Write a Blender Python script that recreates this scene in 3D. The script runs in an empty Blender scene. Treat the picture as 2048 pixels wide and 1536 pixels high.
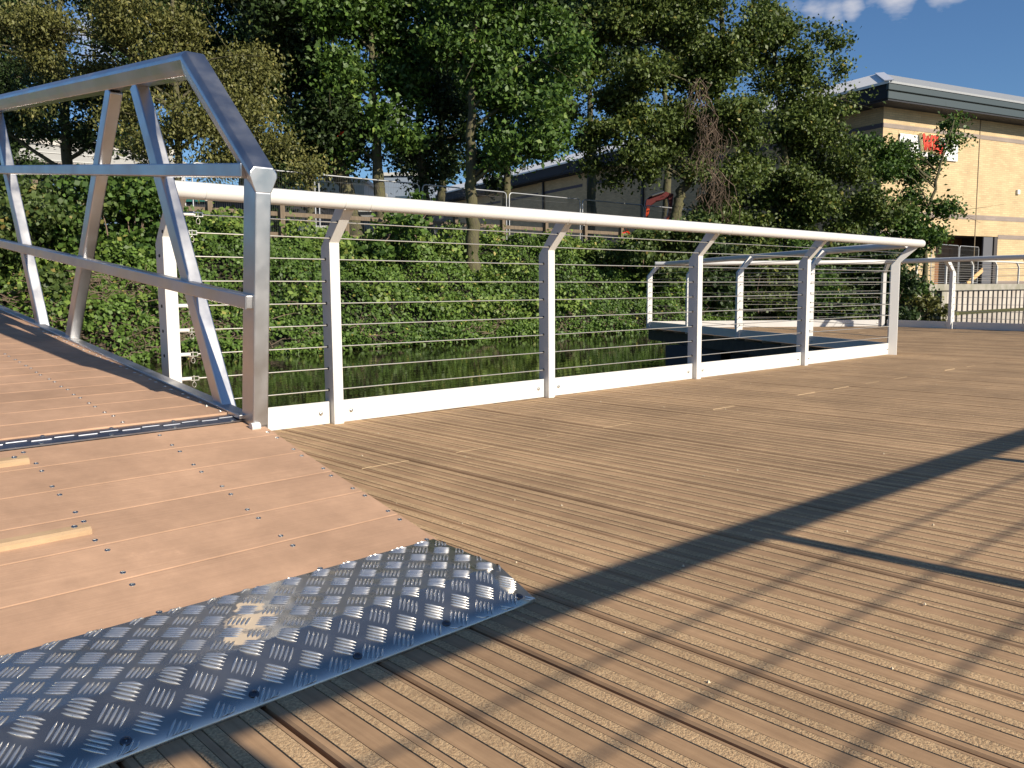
import bpy, math, random
import numpy as np
from mathutils import Matrix, Vector
S = bpy.context.scene
COL = S.collection
# ------------------------------------------------------------------ camera
H = 0.66
R = np.array([[0.73897994, 0.07835903, -0.66915507],
              [-0.67368693, 0.07505347, -0.73519582],
              [-0.00738682, 0.99409599, 0.10825246]])
FP = 1725.0
cam = bpy.data.cameras.new("camera"); camo = bpy.data.objects.new("camera", cam); COL.objects.link(camo)
M4 = Matrix([list(R[i]) + [0] for i in range(3)] + [[0, 0, 0, 1]])
M4.translation = Vector((0, 0, H)); camo.matrix_world = M4
cam.sensor_fit = 'HORIZONTAL'; cam.sensor_width = 36; cam.lens = 36 * FP / 2048
cam.clip_start = 0.02; cam.clip_end = 2000
S.camera = camo
# ------------------------------------------------------------------ light
SUN_EL = 27.3
sv = Vector((0.13, -0.991, 0)).normalized() * math.cos(math.radians(SUN_EL)); sv.z = math.sin(math.radians(SUN_EL))
sun = bpy.data.lights.new("sun", 'SUN'); sun.energy = 5.0; sun.angle = math.radians(0.55); sun.color = (1.0, 0.90, 0.76)
suno = bpy.data.objects.new("sun", sun); COL.objects.link(suno)
suno.rotation_euler = sv.to_track_quat('Z', 'Y').to_euler()
W = bpy.data.worlds.new("World"); S.world = W; W.use_nodes = True
nt = W.node_tree; nt.nodes.clear()
N = nt.nodes.new; LK = nt.links.new
out = N('ShaderNodeOutputWorld'); bg = N('ShaderNodeBackground'); sky = N('ShaderNodeTexSky')
sky.sky_type = 'NISHITA'; sky.sun_disc = False; sky.sun_elevation = math.radians(SUN_EL)
sky.sun_rotation = math.atan2(sv.x, sv.y)
sky.ozone_density = 3.0; sky.air_density = 1.0; sky.dust_density = 0.3
bg.inputs[1].default_value = 0.066
# clouds: two soft wisps, fixed in direction in the sky
tc = N('ShaderNodeTexCoord'); mp = N('ShaderNodeMapping'); mp.inputs['Scale'].default_value = (6, 6, 15)
nz = N('ShaderNodeTexNoise'); nz.inputs['Scale'].default_value = 3.0; nz.inputs['Detail'].default_value = 7; nz.inputs['Roughness'].default_value = .55
LK(tc.outputs['Generated'], mp.inputs[0]); LK(mp.outputs[0], nz.inputs['Vector'])
def dirpx(x, y):
    r = R @ np.array([x - 1024, -(y - 768), -FP]); return r / np.linalg.norm(r)
acc = None
for (cx, cy, rad, amp) in ((1630, 22, .040, .62), (1665, 28, .035, .62), (1700, 18, .030, .6), (1795, 0, .040, .7), (1780, -20, .05, .6), (1595, 5, .03, .5), (1130, 70, .05, .9), (780, 235, .05, .9), (200, 60, .10, .6), (1905, -60, .06, .9)):
    d = N('ShaderNodeVectorMath'); d.operation = 'DISTANCE'; d.inputs[1].default_value = tuple(dirpx(cx, cy))
    nr = N('ShaderNodeVectorMath'); nr.operation = 'NORMALIZE'; LK(tc.outputs['Generated'], nr.inputs[0]); LK(nr.outputs[0], d.inputs[0])
    mr = N('ShaderNodeMapRange'); mr.inputs[1].default_value = 0; mr.inputs[2].default_value = rad; mr.inputs[3].default_value = amp; mr.inputs[4].default_value = 0
    mr.interpolation_type = 'SMOOTHSTEP'
    LK(d.outputs['Value'], mr.inputs[0])
    if acc is None: acc = mr.outputs[0]
    else:
        mx = N('ShaderNodeMath'); mx.operation = 'MAXIMUM'; LK(acc, mx.inputs[0]); LK(mr.outputs[0], mx.inputs[1]); acc = mx.outputs[0]
ad = N('ShaderNodeMath'); ad.operation = 'ADD'; LK(acc, ad.inputs[0]); LK(nz.outputs[0], ad.inputs[1])
cr = N('ShaderNodeMapRange'); cr.inputs[1].default_value = .90; cr.inputs[2].default_value = 1.25; cr.inputs[3].default_value = 0; cr.inputs[4].default_value = .85
LK(ad.outputs[0], cr.inputs[0])
tint = N('ShaderNodeMix'); tint.data_type = 'RGBA'; tint.blend_type = 'MULTIPLY'; tint.inputs[0].default_value = 1.0
tint.inputs[7].default_value = (.69, .90, 1.13, 1)
LK(sky.outputs[0], tint.inputs[6])
mixc = N('ShaderNodeMix'); mixc.data_type = 'RGBA'; mixc.inputs[7].default_value = (7.2, 7.2, 7.8, 1)
LK(cr.outputs[0], mixc.inputs[0]); LK(tint.outputs[2], mixc.inputs[6]); LK(mixc.outputs[2], bg.inputs[0]); LK(bg.outputs[0], out.inputs[0])
S.view_settings.view_transform = 'Standard'; S.view_settings.look = 'None'; S.view_settings.exposure = 0.5; S.view_settings.gamma = 1
S.cycles.max_bounces = 8; S.cycles.transparent_max_bounces = 8

# ------------------------------------------------------------------ helpers
rng = np.random.default_rng(7); random.seed(5)
def P(px, py, depth):
    return np.array([0, 0, H]) + depth * (R @ np.array([(px - 1024) / FP, -(py - 768) / FP, -1.0]))
def onY(px, py, y):
    r = R @ np.array([(px - 1024), -(py - 768), -FP]); return np.array([0, 0, H]) + r * (y / r[1])
class MB:
    def __init__(s): s.v = []; s.f = []; s.m = []; s.sm = []
    def add(s, vs, fs, mat=0, smooth=False):
        o = len(s.v); s.v += [tuple(map(float, v)) for v in vs]
        for f in fs: s.f.append([o + i for i in f]); s.m.append(mat); s.sm.append(smooth)
    def box(s, a, b, mat=0):
        x0, y0, z0 = a; x1, y1, z1 = b
        s.add([(x0, y0, z0), (x1, y0, z0), (x1, y1, z0), (x0, y1, z0), (x0, y0, z1), (x1, y0, z1), (x1, y1, z1), (x0, y1, z1)],
              [(3, 2, 1, 0), (4, 5, 6, 7), (0, 1, 5, 4), (1, 2, 6, 5), (2, 3, 7, 6), (3, 0, 4, 7)], mat)
    def beam(s, p, q, u, w, hgt, mat=0):
        """box from p to q, u = side direction; w across u, hgt across third"""
        p, q, u = map(lambda t: np.array(t, float), (p, q, u)); d = q - p; d /= np.linalg.norm(d)
        u = u - d * (u @ d); u /= np.linalg.norm(u); t = np.cross(d, u)
        vs = []
        for e in (p, q):
            for a, b in ((-1, -1), (1, -1), (1, 1), (-1, 1)): vs.append(e + u * a * w / 2 + t * b * hgt / 2)
        s.add(vs, [(0, 3, 2, 1), (4, 5, 6, 7), (0, 1, 5, 4), (1, 2, 6, 5), (2, 3, 7, 6), (3, 0, 4, 7)], mat)
    def prism(s, poly, o, ex, ey, ez, t0, t1, mat=0):
        """poly in (ex,ey) plane extruded along ez t0..t1"""
        o, ex, ey, ez = map(lambda t: np.array(t, float), (o, ex, ey, ez)); n = len(poly)
        vs = [o + ex * a + ey * b + ez * t0 for a, b in poly] + [o + ex * a + ey * b + ez * t1 for a, b in poly]
        s.add(vs, [list(range(n))[::-1], list(range(n, 2 * n))] + [(i, (i + 1) % n, n + (i + 1) % n, n + i) for i in range(n)], mat)
    def tube(s, pts, rad, n=10, cap=True, mat=0, smooth=True):
        pts = [np.array(p, float) for p in pts]; rr = rad if hasattr(rad, '__len__') else [rad] * len(pts)
        rings = []; prev = None
        for i, p in enumerate(pts):
            d = (pts[min(i + 1, len(pts) - 1)] - pts[max(i - 1, 0)]); d /= np.linalg.norm(d) + 1e-12
            if prev is None:
                a = np.array([0, 0, 1.]) if abs(d[2]) < .9 else np.array([1., 0, 0])
            else: a = prev
            u = a - d * (a @ d); u /= np.linalg.norm(u); prev = u; w = np.cross(d, u)
            rings.append([p + rr[i] * (u * math.cos(2 * math.pi * k / n) + w * math.sin(2 * math.pi * k / n)) for k in range(n)])
        vs = [v for r in rings for v in r]; fs = []
        for i in range(len(pts) - 1):
            for k in range(n): fs.append((i * n + k, i * n + (k + 1) % n, (i + 1) * n + (k + 1) % n, (i + 1) * n + k))
        s.add(vs, fs, mat, smooth)
        if cap:
            s.add(rings[0], [list(range(n))[::-1]], mat); s.add(rings[-1], [list(range(n))], mat)
    def dome(s, c, nrm, r, hgt, n=10, mat=0, socket=False):
        c = np.array(c, float); nrm = np.array(nrm, float); nrm /= np.linalg.norm(nrm)
        a = np.array([0, 0, 1.]) if abs(nrm[2]) < .9 else np.array([1., 0, 0]); u = np.cross(nrm, a); u /= np.linalg.norm(u); w = np.cross(nrm, u)
        rings = [(1, 0), (.95, .5), (.7, .85), (.42, 1.0)] + ([(.36, .45)] if socket else [])
        vs = [c + r * k * (u * math.cos(2 * math.pi * i / n) + w * math.sin(2 * math.pi * i / n)) + nrm * hgt * h for k, h in rings for i in range(n)]
        fs = [(j * n + i, (j * n + (i + 1) % n), (j + 1) * n + (i + 1) % n, (j + 1) * n + i) for j in range(len(rings) - 1) for i in range(n)]
        fs = [f[::-1] for f in fs] if False else fs
        s.add(vs, fs + [[(len(rings) - 1) * n + i for i in range(n)]], mat, False)
    def mesh(s, name, mats, off=(0, 0, 0), bevel=0):
        me = bpy.data.meshes.new(name)
        ox, oy, oz = off
        me.from_pydata([(x - ox, y - oy, z - oz) for x, y, z in s.v], [], s.f)
        me.polygons.foreach_set('material_index', s.m); me.polygons.foreach_set('use_smooth', s.sm)
        for m in mats: me.materials.append(m)
        me.update()
        return me
def tag(o, label=None, cat=None, group=None, kind=None):
    if label: o['label'] = label
    if cat: o['category'] = cat
    if group: o['group'] = group
    if kind: o['kind'] = kind
    return o
def root(name, loc, label, cat, group=None, rot=None):
    o = bpy.data.objects.new(name, None); COL.objects.link(o); o.location = loc; o.empty_display_size = .2
    if rot: o.rotation_euler = rot
    return tag(o, label, cat, group)
def rloc(p):
    while p.parent: p = p.parent
    return tuple(p.location)
def build(name, mb, mats, parent=None, world=True, bevel=0, seg=1, me=None):
    if not isinstance(mats, (list, tuple)): mats = [mats]
    if me is None: me = mb.mesh(name, mats, rloc(parent) if (parent and world) else (0, 0, 0))
    o = bpy.data.objects.new(name, me); COL.objects.link(o)
    if parent: o.parent = parent
    if bevel:
        b = o.modifiers.new('bevel', 'BEVEL'); b.width = bevel; b.segments = seg; b.limit_method = 'ANGLE'; b.angle_limit = math.radians(35)
    return o
def npmesh(name, V, F, mats, val=None, off=(0, 0, 0)):
    me = bpy.data.meshes.new(name); V = (np.asarray(V, np.float32) - np.array(off, np.float32)); F = np.asarray(F, np.int32); k = F.shape[1]
    me.vertices.add(len(V)); me.vertices.foreach_set('co', V.ravel())
    me.loops.add(F.size); me.loops.foreach_set('vertex_index', F.ravel())
    me.polygons.add(len(F)); me.polygons.foreach_set('loop_start', np.arange(0, F.size, k, dtype=np.int32))
    me.polygons.foreach_set('loop_total', np.full(len(F), k, np.int32))
    if val is not None:
        a = me.attributes.new('v', 'FLOAT', 'FACE'); a.data.foreach_set('value', np.asarray(val, np.float32))
    for m in mats: me.materials.append(m)
    me.update(calc_edges=True); me.validate()
    return me
# ------------------------------------------------------------------ materials
def mat(name, col=(.5, .5, .5), rough=.5, metal=0, spec=None, bump=0, bscale=50, bdist=.002, var=0, vscale=8, vstretch=(1, 1, 1), col2=None, detail=4):
    m = bpy.data.materials.new(name); m.use_nodes = True; t = m.node_tree; b = t.nodes['Principled BSDF']
    b.inputs['Base Color'].default_value = (*col, 1); b.inputs['Roughness'].default_value = rough; b.inputs['Metallic'].default_value = metal
    if spec is not None: b.inputs['Specular IOR Level'].default_value = spec
    if var or col2 or bump:
        tcn = t.nodes.new('ShaderNodeTexCoord'); mpn = t.nodes.new('ShaderNodeMapping'); mpn.inputs['Scale'].default_value = vstretch
        t.links.new(tcn.outputs['Object'], mpn.inputs[0])
    if var or col2:
        n = t.nodes.new('ShaderNodeTexNoise'); n.inputs['Scale'].default_value = vscale; n.inputs['Detail'].default_value = detail; n.inputs['Roughness'].default_value = .6
        t.links.new(mpn.outputs[0], n.inputs['Vector'])
        mr = t.nodes.new('ShaderNodeMapRange'); mr.inputs[1].default_value = .3; mr.inputs[2].default_value = .7; t.links.new(n.outputs[0], mr.inputs[0])
        mx = t.nodes.new('ShaderNodeMix'); mx.data_type = 'RGBA'
        c2 = col2 if col2 else tuple(c * (1 - var) for c in col); c1 = col if col2 else tuple(min(1, c * (1 + var)) for c in col)
        mx.inputs[6].default_value = (*c1, 1); mx.inputs[7].default_value = (*c2, 1)
        t.links.new(mr.outputs[0], mx.inputs[0]); t.links.new(mx.outputs[2], b.inputs['Base Color'])
    if bump:
        n2 = t.nodes.new('ShaderNodeTexNoise'); n2.inputs['Scale'].default_value = bscale; n2.inputs['Detail'].default_value = 3
        t.links.new(mpn.outputs[0], n2.inputs['Vector'])
        bp = t.nodes.new('ShaderNodeBump'); bp.inputs['Strength'].default_value = bump; bp.inputs['Distance'].default_value = bdist
        t.links.new(n2.outputs[0], bp.inputs['Height']); t.links.new(bp.outputs[0], b.inputs['Normal'])
    return m
def wood_mat(name, c1, c2, rough=.75, grain=(60, 2.2, 60), island=.16, bump=.35, patch=None, bdist=.0012, fine=None):
    m = bpy.data.materials.new(name); m.use_nodes = True; t = m.node_tree; b = t.nodes['Principled BSDF']; b.inputs['Roughness'].default_value = rough
    b.inputs['Specular IOR Level'].default_value = .3
    n = t.nodes.new; l = t.links.new
    tcn = n('ShaderNodeTexCoord'); mpn = n('ShaderNodeMapping'); mpn.inputs['Scale'].default_value = grain
    geo = n('ShaderNodeNewGeometry')
    off = n('ShaderNodeVectorMath'); off.operation = 'SCALE'; off.inputs[0].default_value = (31, 17, 5); l(geo.outputs['Random Per Island'], off.inputs['Scale'])
    l(off.outputs[0], mpn.inputs['Location'])
    l(tcn.outputs['Object'], mpn.inputs[0])
    g = n('ShaderNodeTexNoise'); g.inputs['Scale'].default_value = 1; g.inputs['Detail'].default_value = 6; g.inputs['Roughness'].default_value = .65; l(mpn.outputs[0], g.inputs['Vector'])
    mr = n('ShaderNodeMapRange'); mr.inputs[1].default_value = .28; mr.inputs[2].default_value = .72; l(g.outputs[0], mr.inputs[0])
    mx = n('ShaderNodeMix'); mx.data_type = 'RGBA'; mx.inputs[6].default_value = (*c1, 1); mx.inputs[7].default_value = (*c2, 1); l(mr.outputs[0], mx.inputs[0])
    # broad weathering patches
    pn = n('ShaderNodeTexNoise'); pn.inputs['Scale'].default_value = 2.3; pn.inputs['Detail'].default_value = 5; l(tcn.outputs['Object'], pn.inputs['Vector'])
    pr = n('ShaderNodeMapRange'); pr.inputs[1].default_value = .35; pr.inputs[2].default_value = .68; pr.inputs[3].default_value = .86; pr.inputs[4].default_value = 1.12; l(pn.outputs[0], pr.inputs[0])
    ir = n('ShaderNodeMapRange'); ir.inputs[3].default_value = 1 - island; ir.inputs[4].default_value = 1 + island; l(geo.outputs['Random Per Island'], ir.inputs[0])
    mu = n('ShaderNodeMath'); mu.operation = 'MULTIPLY'; l(pr.outputs[0], mu.inputs[0]); l(ir.outputs[0], mu.inputs[1])
    sn = n('ShaderNodeTexNoise'); sn.inputs['Scale'].default_value = 13; sn.inputs['Detail'].default_value = 8; sn.inputs['Roughness'].default_value = .7; l(tcn.outputs['Object'], sn.inputs['Vector'])
    sr = n('ShaderNodeMapRange'); sr.inputs[1].default_value = .32; sr.inputs[2].default_value = .70; sr.inputs[3].default_value = .90; sr.inputs[4].default_value = 1.12; l(sn.outputs[0], sr.inputs[0])
    m2 = n('ShaderNodeMath'); m2.operation = 'MULTIPLY'; l(mu.outputs[0], m2.inputs[0]); l(sr.outputs[0], m2.inputs[1])
    dn = n('ShaderNodeTexNoise'); dn.inputs['Scale'].default_value = 5.5; dn.inputs['Detail'].default_value = 9; dn.inputs['Roughness'].default_value = .75; l(tcn.outputs['Object'], dn.inputs['Vector'])
    dr_ = n('ShaderNodeMapRange'); dr_.inputs[1].default_value = .60; dr_.inputs[2].default_value = .70; dr_.inputs[3].default_value = 1.0; dr_.inputs[4].default_value = 1.16; l(dn.outputs[0], dr_.inputs[0])
    m3 = n('ShaderNodeMath'); m3.operation = 'MULTIPLY'; l(m2.outputs[0], m3.inputs[0]); l(dr_.outputs[0], m3.inputs[1]); mu = m3
    sc = n('ShaderNodeVectorMath'); sc.operation = 'SCALE'; l(mx.outputs[2], sc.inputs[0]); l(mu.outputs[0], sc.inputs['Scale']); l(sc.outputs[0], b.inputs['Base Color'])
    bp = n('ShaderNodeBump'); bp.inputs['Strength'].default_value = bump; bp.inputs['Distance'].default_value = bdist
    if fine:
        fn = n('ShaderNodeTexNoise'); fn.inputs['Scale'].default_value = fine; fn.inputs['Detail'].default_value = 3; fn.inputs['Roughness'].default_value = .7; l(tcn.outputs['Object'], fn.inputs['Vector']); l(fn.outputs[0], bp.inputs['Height'])
        fr = n('ShaderNodeMapRange'); fr.inputs[1].default_value = .35; fr.inputs[2].default_value = .65; l(fn.outputs[0], fr.inputs[0]); l(fr.outputs[0], mx.inputs[0])
    else: l(g.outputs[0], bp.inputs['Height'])
    l(bp.outputs[0], b.inputs['Normal'])
    return m
MT = {}
MT['wood'] = wood_mat('weathered_decking', (.45, .288, .158), (.30, .184, .100), grain=(75, 3.2, 60), island=.15)
MT['grit'] = wood_mat('resin_grit_strip', (.62, .43, .235), (.34, .215, .115), rough=.9, island=.05, bump=1.0, fine=210, bdist=.003)
MT['cutend'] = mat('fresh_cut_end', (.50, .36, .21), .8)
MT['dark'] = mat('shadow_gap_timber', (.03, .022, .016), .9)
MT['comp'] = wood_mat('composite_board', (.475, .300, .192), (.40, .248, .158), grain=(2.0, 330, 60), island=.05, bump=.6, bdist=.0008)
MT['batten'] = wood_mat('fresh_pine_batten', (.45, .315, .185), (.37, .25, .145), grain=(3, 90, 60), island=.05)
MT['white'] = mat('white_powder_coat', (.665, .655, .625), .38, spec=.5, bump=.08, bscale=900, bdist=.0003, col2=(.61, .595, .555), vscale=2.5, detail=8)
MT['steel'] = mat('stainless_wire', (.60, .57, .50), .33, metal=.7)
MT['bolt'] = mat('stainless_bolt', (.55, .54, .50), .3, metal=1)
MT['rubber'] = mat('black_grommet', (.012, .012, .014), .6)
def alu(name, c, r0, r1, sc, metal=1.0, bst=.25, bdi=.002):
    m = mat(name, c, .35, metal=metal); t = m.node_tree; b = t.nodes['Principled BSDF']
    tcn = t.nodes.new('ShaderNodeTexCoord'); n = t.nodes.new('ShaderNodeTexNoise'); n.inputs['Scale'].default_value = sc; n.inputs['Detail'].default_value = 6
    t.links.new(tcn.outputs['Object'], n.inputs['Vector'])
    mr = t.nodes.new('ShaderNodeMapRange'); mr.inputs[1].default_value = .3; mr.inputs[2].default_value = .7; mr.inputs[3].default_value = r0; mr.inputs[4].default_value = r1
    t.links.new(n.outputs[0], mr.inputs[0]); t.links.new(mr.outputs[0], b.inputs['Roughness'])
    n3 = t.nodes.new('ShaderNodeTexNoise'); n3.inputs['Scale'].default_value = sc * .35; n3.inputs['Detail'].default_value = 8; n3.inputs['Roughness'].default_value = .7
    t.links.new(tcn.outputs['Object'], n3.inputs['Vector'])
    m3 = t.nodes.new('ShaderNodeMapRange'); m3.inputs[1].default_value = .3; m3.inputs[2].default_value = .7; m3.inputs[3].default_value = .82; m3.inputs[4].default_value = 1.06; t.links.new(n3.outputs[0], m3.inputs[0])
    sc3 = t.nodes.new('ShaderNodeVectorMath'); sc3.operation = 'SCALE'; sc3.inputs[0].default_value = c; t.links.new(m3.outputs[0], sc3.inputs['Scale']); t.links.new(sc3.outputs[0], b.inputs['Base Color'])
    n2 = t.nodes.new('ShaderNodeTexNoise'); n2.inputs['Scale'].default_value = sc * .6; t.links.new(tcn.outputs['Object'], n2.inputs['Vector'])
    bp = t.nodes.new('ShaderNodeBump'); bp.inputs['Strength'].default_value = bst; bp.inputs['Distance'].default_value = bdi
    t.links.new(n2.outputs[0], bp.inputs['Height']); t.links.new(bp.outputs[0], b.inputs['Normal'])
    return m
MT['alu'] = alu('mill_aluminium', (.58, .58, .585), .28, .46, 9)
MT['hinge'] = alu('galvanised_hinge', (.30, .31, .34), .35, .5, 30)
MT['plate'] = alu('bright_tread_plate', (.54, .51, .46), .17, .38, 14, metal=.95, bst=.8, bdi=.006)
MT['bar'] = alu('tread_bar', (.84, .81, .75), .22, .36, 40, metal=.90)
# tread plate: noisy-edged matt cream patch mixed over the bare metal
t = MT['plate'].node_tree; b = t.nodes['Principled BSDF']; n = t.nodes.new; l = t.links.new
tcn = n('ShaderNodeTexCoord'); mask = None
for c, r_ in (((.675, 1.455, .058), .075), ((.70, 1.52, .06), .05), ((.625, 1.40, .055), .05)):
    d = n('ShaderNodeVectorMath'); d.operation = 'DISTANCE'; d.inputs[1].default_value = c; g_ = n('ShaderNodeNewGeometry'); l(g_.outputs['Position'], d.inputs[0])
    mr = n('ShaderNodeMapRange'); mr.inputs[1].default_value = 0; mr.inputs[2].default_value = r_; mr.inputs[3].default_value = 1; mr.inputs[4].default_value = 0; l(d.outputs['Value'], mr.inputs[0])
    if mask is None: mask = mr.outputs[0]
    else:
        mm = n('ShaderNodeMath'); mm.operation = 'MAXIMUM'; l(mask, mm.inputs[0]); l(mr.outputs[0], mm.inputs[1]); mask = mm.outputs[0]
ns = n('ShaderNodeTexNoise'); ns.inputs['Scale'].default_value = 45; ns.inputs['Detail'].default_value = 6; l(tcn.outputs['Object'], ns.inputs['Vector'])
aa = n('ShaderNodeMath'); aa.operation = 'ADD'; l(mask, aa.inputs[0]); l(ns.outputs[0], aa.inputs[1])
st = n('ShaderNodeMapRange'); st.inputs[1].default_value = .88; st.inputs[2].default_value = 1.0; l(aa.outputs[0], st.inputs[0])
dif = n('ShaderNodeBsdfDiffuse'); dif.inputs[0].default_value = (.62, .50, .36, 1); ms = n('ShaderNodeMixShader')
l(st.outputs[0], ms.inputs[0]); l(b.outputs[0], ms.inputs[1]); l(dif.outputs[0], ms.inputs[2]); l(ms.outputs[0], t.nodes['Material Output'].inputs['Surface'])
def leafmat(name, ca, cb, cc=None, rough=.5, trans=.16):
    m = bpy.data.materials.new(name); m.use_nodes = True; t = m.node_tree; t.nodes.clear(); n = t.nodes.new; l = t.links.new
    o = n('ShaderNodeOutputMaterial'); at = n('ShaderNodeAttribute'); at.attribute_name = 'v'
    cr = n('ShaderNodeValToRGB'); cr.color_ramp.elements[0].color = (*ca, 1); cr.color_ramp.elements[1].color = (*cb, 1); cr.color_ramp.elements[1].position = .9
    if cc: e = cr.color_ramp.elements.new(.97); e.color = (*cc, 1)
    l(at.outputs['Fac'], cr.inputs[0])
    p = n('ShaderNodeBsdfPrincipled'); p.inputs['Roughness'].default_value = rough; p.inputs['Specular IOR Level'].default_value = .28; l(cr.outputs[0], p.inputs['Base Color'])
    tr = n('ShaderNodeBsdfTranslucent'); h = n('ShaderNodeHueSaturation'); h.inputs['Value'].default_value = 1.3; h.inputs['Saturation'].default_value = 1.1; l(cr.outputs[0], h.inputs['Color']); l(h.outputs[0], tr.inputs[0])
    mx = n('ShaderNodeMixShader'); mx.inputs[0].default_value = trans; l(p.outputs[0], mx.inputs[1]); l(tr.outputs[0], mx.inputs[2]); l(mx.outputs[0], o.inputs[0])
    return m
LF = dict(
    green=leafmat('leaf_green', (.026, .058, .012), (.095, .165, .030), (.19, .25, .05)),
    dark=leafmat('leaf_dark', (.018, .034, .010), (.045, .075, .020)),
    olive=leafmat('leaf_olive', (.060, .068, .018), (.17, .17, .050), (.30, .26, .08)),
    ivy=leafmat('leaf_ivy', (.022, .050, .011), (.135, .220, .040), (.30, .28, .07)),
    bush=leafmat('leaf_bush', (.035, .062, .016), (.10, .14, .035), (.22, .17, .05)),
    mid=leafmat('leaf_mid', (.034, .056, .013), (.115, .155, .034), (.25, .22, .055)))
MT['bark'] = mat('bark', (.065, .052, .038), .9, col2=(.115, .112, .042), vscale=4, vstretch=(3, 3, .6), bump=.8, bscale=20, bdist=.03)
MT['twig'] = mat('dry_twigs', (.17, .12, .085), .9)
MT['timber'] = mat('weathered_timber', (.15, .112, .075), .85, var=.25, vscale=5, vstretch=(4, 4, .7))
MT['galv'] = mat('galvanised_tube', (.40, .41, .42), .5, metal=.7); MT['galvwire'] = mat('galvanised_mesh', (.16, .165, .17), .6, metal=.5)
MT['soil'] = mat('bank_soil', (.030, .022, .013), .95, col2=(.018, .026, .009), vscale=3, bump=.8, bscale=6, bdist=.1)

# ------------------------------------------------------------------ water
m = bpy.data.materials.new('canal_water'); m.use_nodes = True; t = m.node_tree; b = t.nodes['Principled BSDF']
b.inputs['Base Color'].default_value = (.014, .013, .006, 1); b.inputs['Roughness'].default_value = .02; b.inputs['IOR'].default_value = 1.33
tcn = t.nodes.new('ShaderNodeTexCoord'); mpn = t.nodes.new('ShaderNodeMapping'); mpn.inputs['Scale'].default_value = (1.0, 2.4, 1); t.links.new(tcn.outputs['Object'], mpn.inputs[0])
n1 = t.nodes.new('ShaderNodeTexNoise'); n1.inputs['Scale'].default_value = 2.2; n1.inputs['Detail'].default_value = 3; t.links.new(mpn.outputs[0], n1.inputs['Vector'])
bp = t.nodes.new('ShaderNodeBump'); bp.inputs['Strength'].default_value = .22; bp.inputs['Distance'].default_value = .011
t.links.new(n1.outputs[0], bp.inputs['Height']); t.links.new(bp.outputs[0], b.inputs['Normal'])
mb = MB(); mb.add([(-400, -400, -.5), (500, -400, -.5), (500, 500, -.5), (-400, 500, -.5)], [(0, 1, 2, 3)])
WATER = build('water', mb, m); tag(WATER, kind='structure')

# ------------------------------------------------------------------ pontoon deck
PIT = .2255; G0 = 1.4921
F1A, F1B = np.array([1.20, 3.74]), np.array([8.51, 3.74])
C2 = np.array([11.66, 9.28]); C3 = np.array([14.52, 6.56]); C4 = np.array([14.05, 4.35])
d4 = (C4 - C3) / np.linalg.norm(C4 - C3); C5 = C4 + d4 * 5.55
def off_line(a, b, o):
    d = (b - a) / np.linalg.norm(b - a); nrm = np.array([-d[1], d[0]]); return a + nrm * o, b + nrm * o
def ytop(x):
    e = .10
    if x < 8.45: return 3.74 + e
    if x < C2[0]: return 3.74 + e + (x - 8.45) * (C2[1] - 3.74) / (C2[0] - 8.51)
    if x <= C3[0] + .1: return C2[1] + e + .05 + (x - C2[0]) * (C3[1] - C2[1]) / (C3[0] - C2[0])
    return 6.56
YB = -1.10
def ybot(x):
    if x < C5[0] + .08: return YB
    return max(YB, C3[1] + (x - .10 - C3[0]) * (C4[1] - C3[1]) / (C4[0] - C3[0]))
fr = [0, .015, .07, .194, .365, .458, .529, .597, .778, .913, .985, 1.0]
gritset = {2, 4, 6, 8}
mb = MB()
# surface profile samples per board (fraction, height, material of the strip to the next sample)
prof = [(.014, -.025, 0), (.016, -.004, 0), (.034, .0, 0)]
e = .009
def strip(a, b_):
    prof.append((a - e, 0, 0)); prof.append((a - e * .35, -.0028, 3)); prof.append((a, .0006, 1)); prof.append((b_ - .004, .0006, 1)); prof.append((b_, -.0030, 3)); prof.append((b_ + e * .8, 0, 0))
for a, b_ in ((.07, .194), (.365, .458), (.529, .597), (.778, .913)): strip(a, b_)
prof += [(.966, 0, 0), (.984, -.004, 0), (.986, -.025, 0)]
nb = 0
for k in range(-62, 14):
    xg = G0 - k * PIT          # gap at higher x side; board runs toward lower x
    x_lo = xg - PIT
    if x_lo > C3[0] or xg < -1.9: continue
    xs = [xg - f * PIT for f, _, _ in prof]; zs0 = [z for _, z, _ in prof]; ms_ = [q for _, _, q in prof]
    xs = [min(x, C3[0] + .08) for x in xs]
    joints = [2.73] if k % 2 == 0 else [5.9]
    y0s = [ybot(x) for x in xs]; y1s = [ytop(x) for x in xs]
    cuts = []
    if k % 2 == 0: cuts = [2.73]
    else: cuts = [-.35, 5.95]
    lo = list(y0s)
    for c in cuts + [None]:
        if c is None: hi = list(y1s)
        else: hi = [min(max(c - .0014, a), b2) for a, b2 in zip(y0s, y1s)]
        if max(h_ - l_ for h_, l_ in zip(hi, lo)) > .02:
            dz = random.uniform(-.0018, .0018); tilt = random.uniform(-.001, .001)
            n_ = len(xs)
            vs = [(x, l_, z + dz + tilt * i / n_) for i, (x, l_, z) in enumerate(zip(xs, lo, zs0))] + [(x, max(h_, l_ + 1e-4), z + dz + tilt * i / n_) for i, (x, h_, l_, z) in enumerate(zip(xs, hi, lo, zs0))]
            o = len(mb.v); mb.v += vs
            for i in range(n_ - 1):
                mb.f.append([o + i, o + n_ + i, o + n_ + i + 1, o + i + 1]); mb.m.append(ms_[i]); mb.sm.append(False)
            mb.f.append([o + i for i in range(n_)]); mb.m.append(2); mb.sm.append(False)
        if c is not None: lo = [min(max(c + .0014, a), b2) for a, b2 in zip(y0s, y1s)]
deck = build('deck', mb, [MT['wood'], MT['grit'], MT['cutend'], MT['dark']]); tag(deck, kind='structure')
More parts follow.
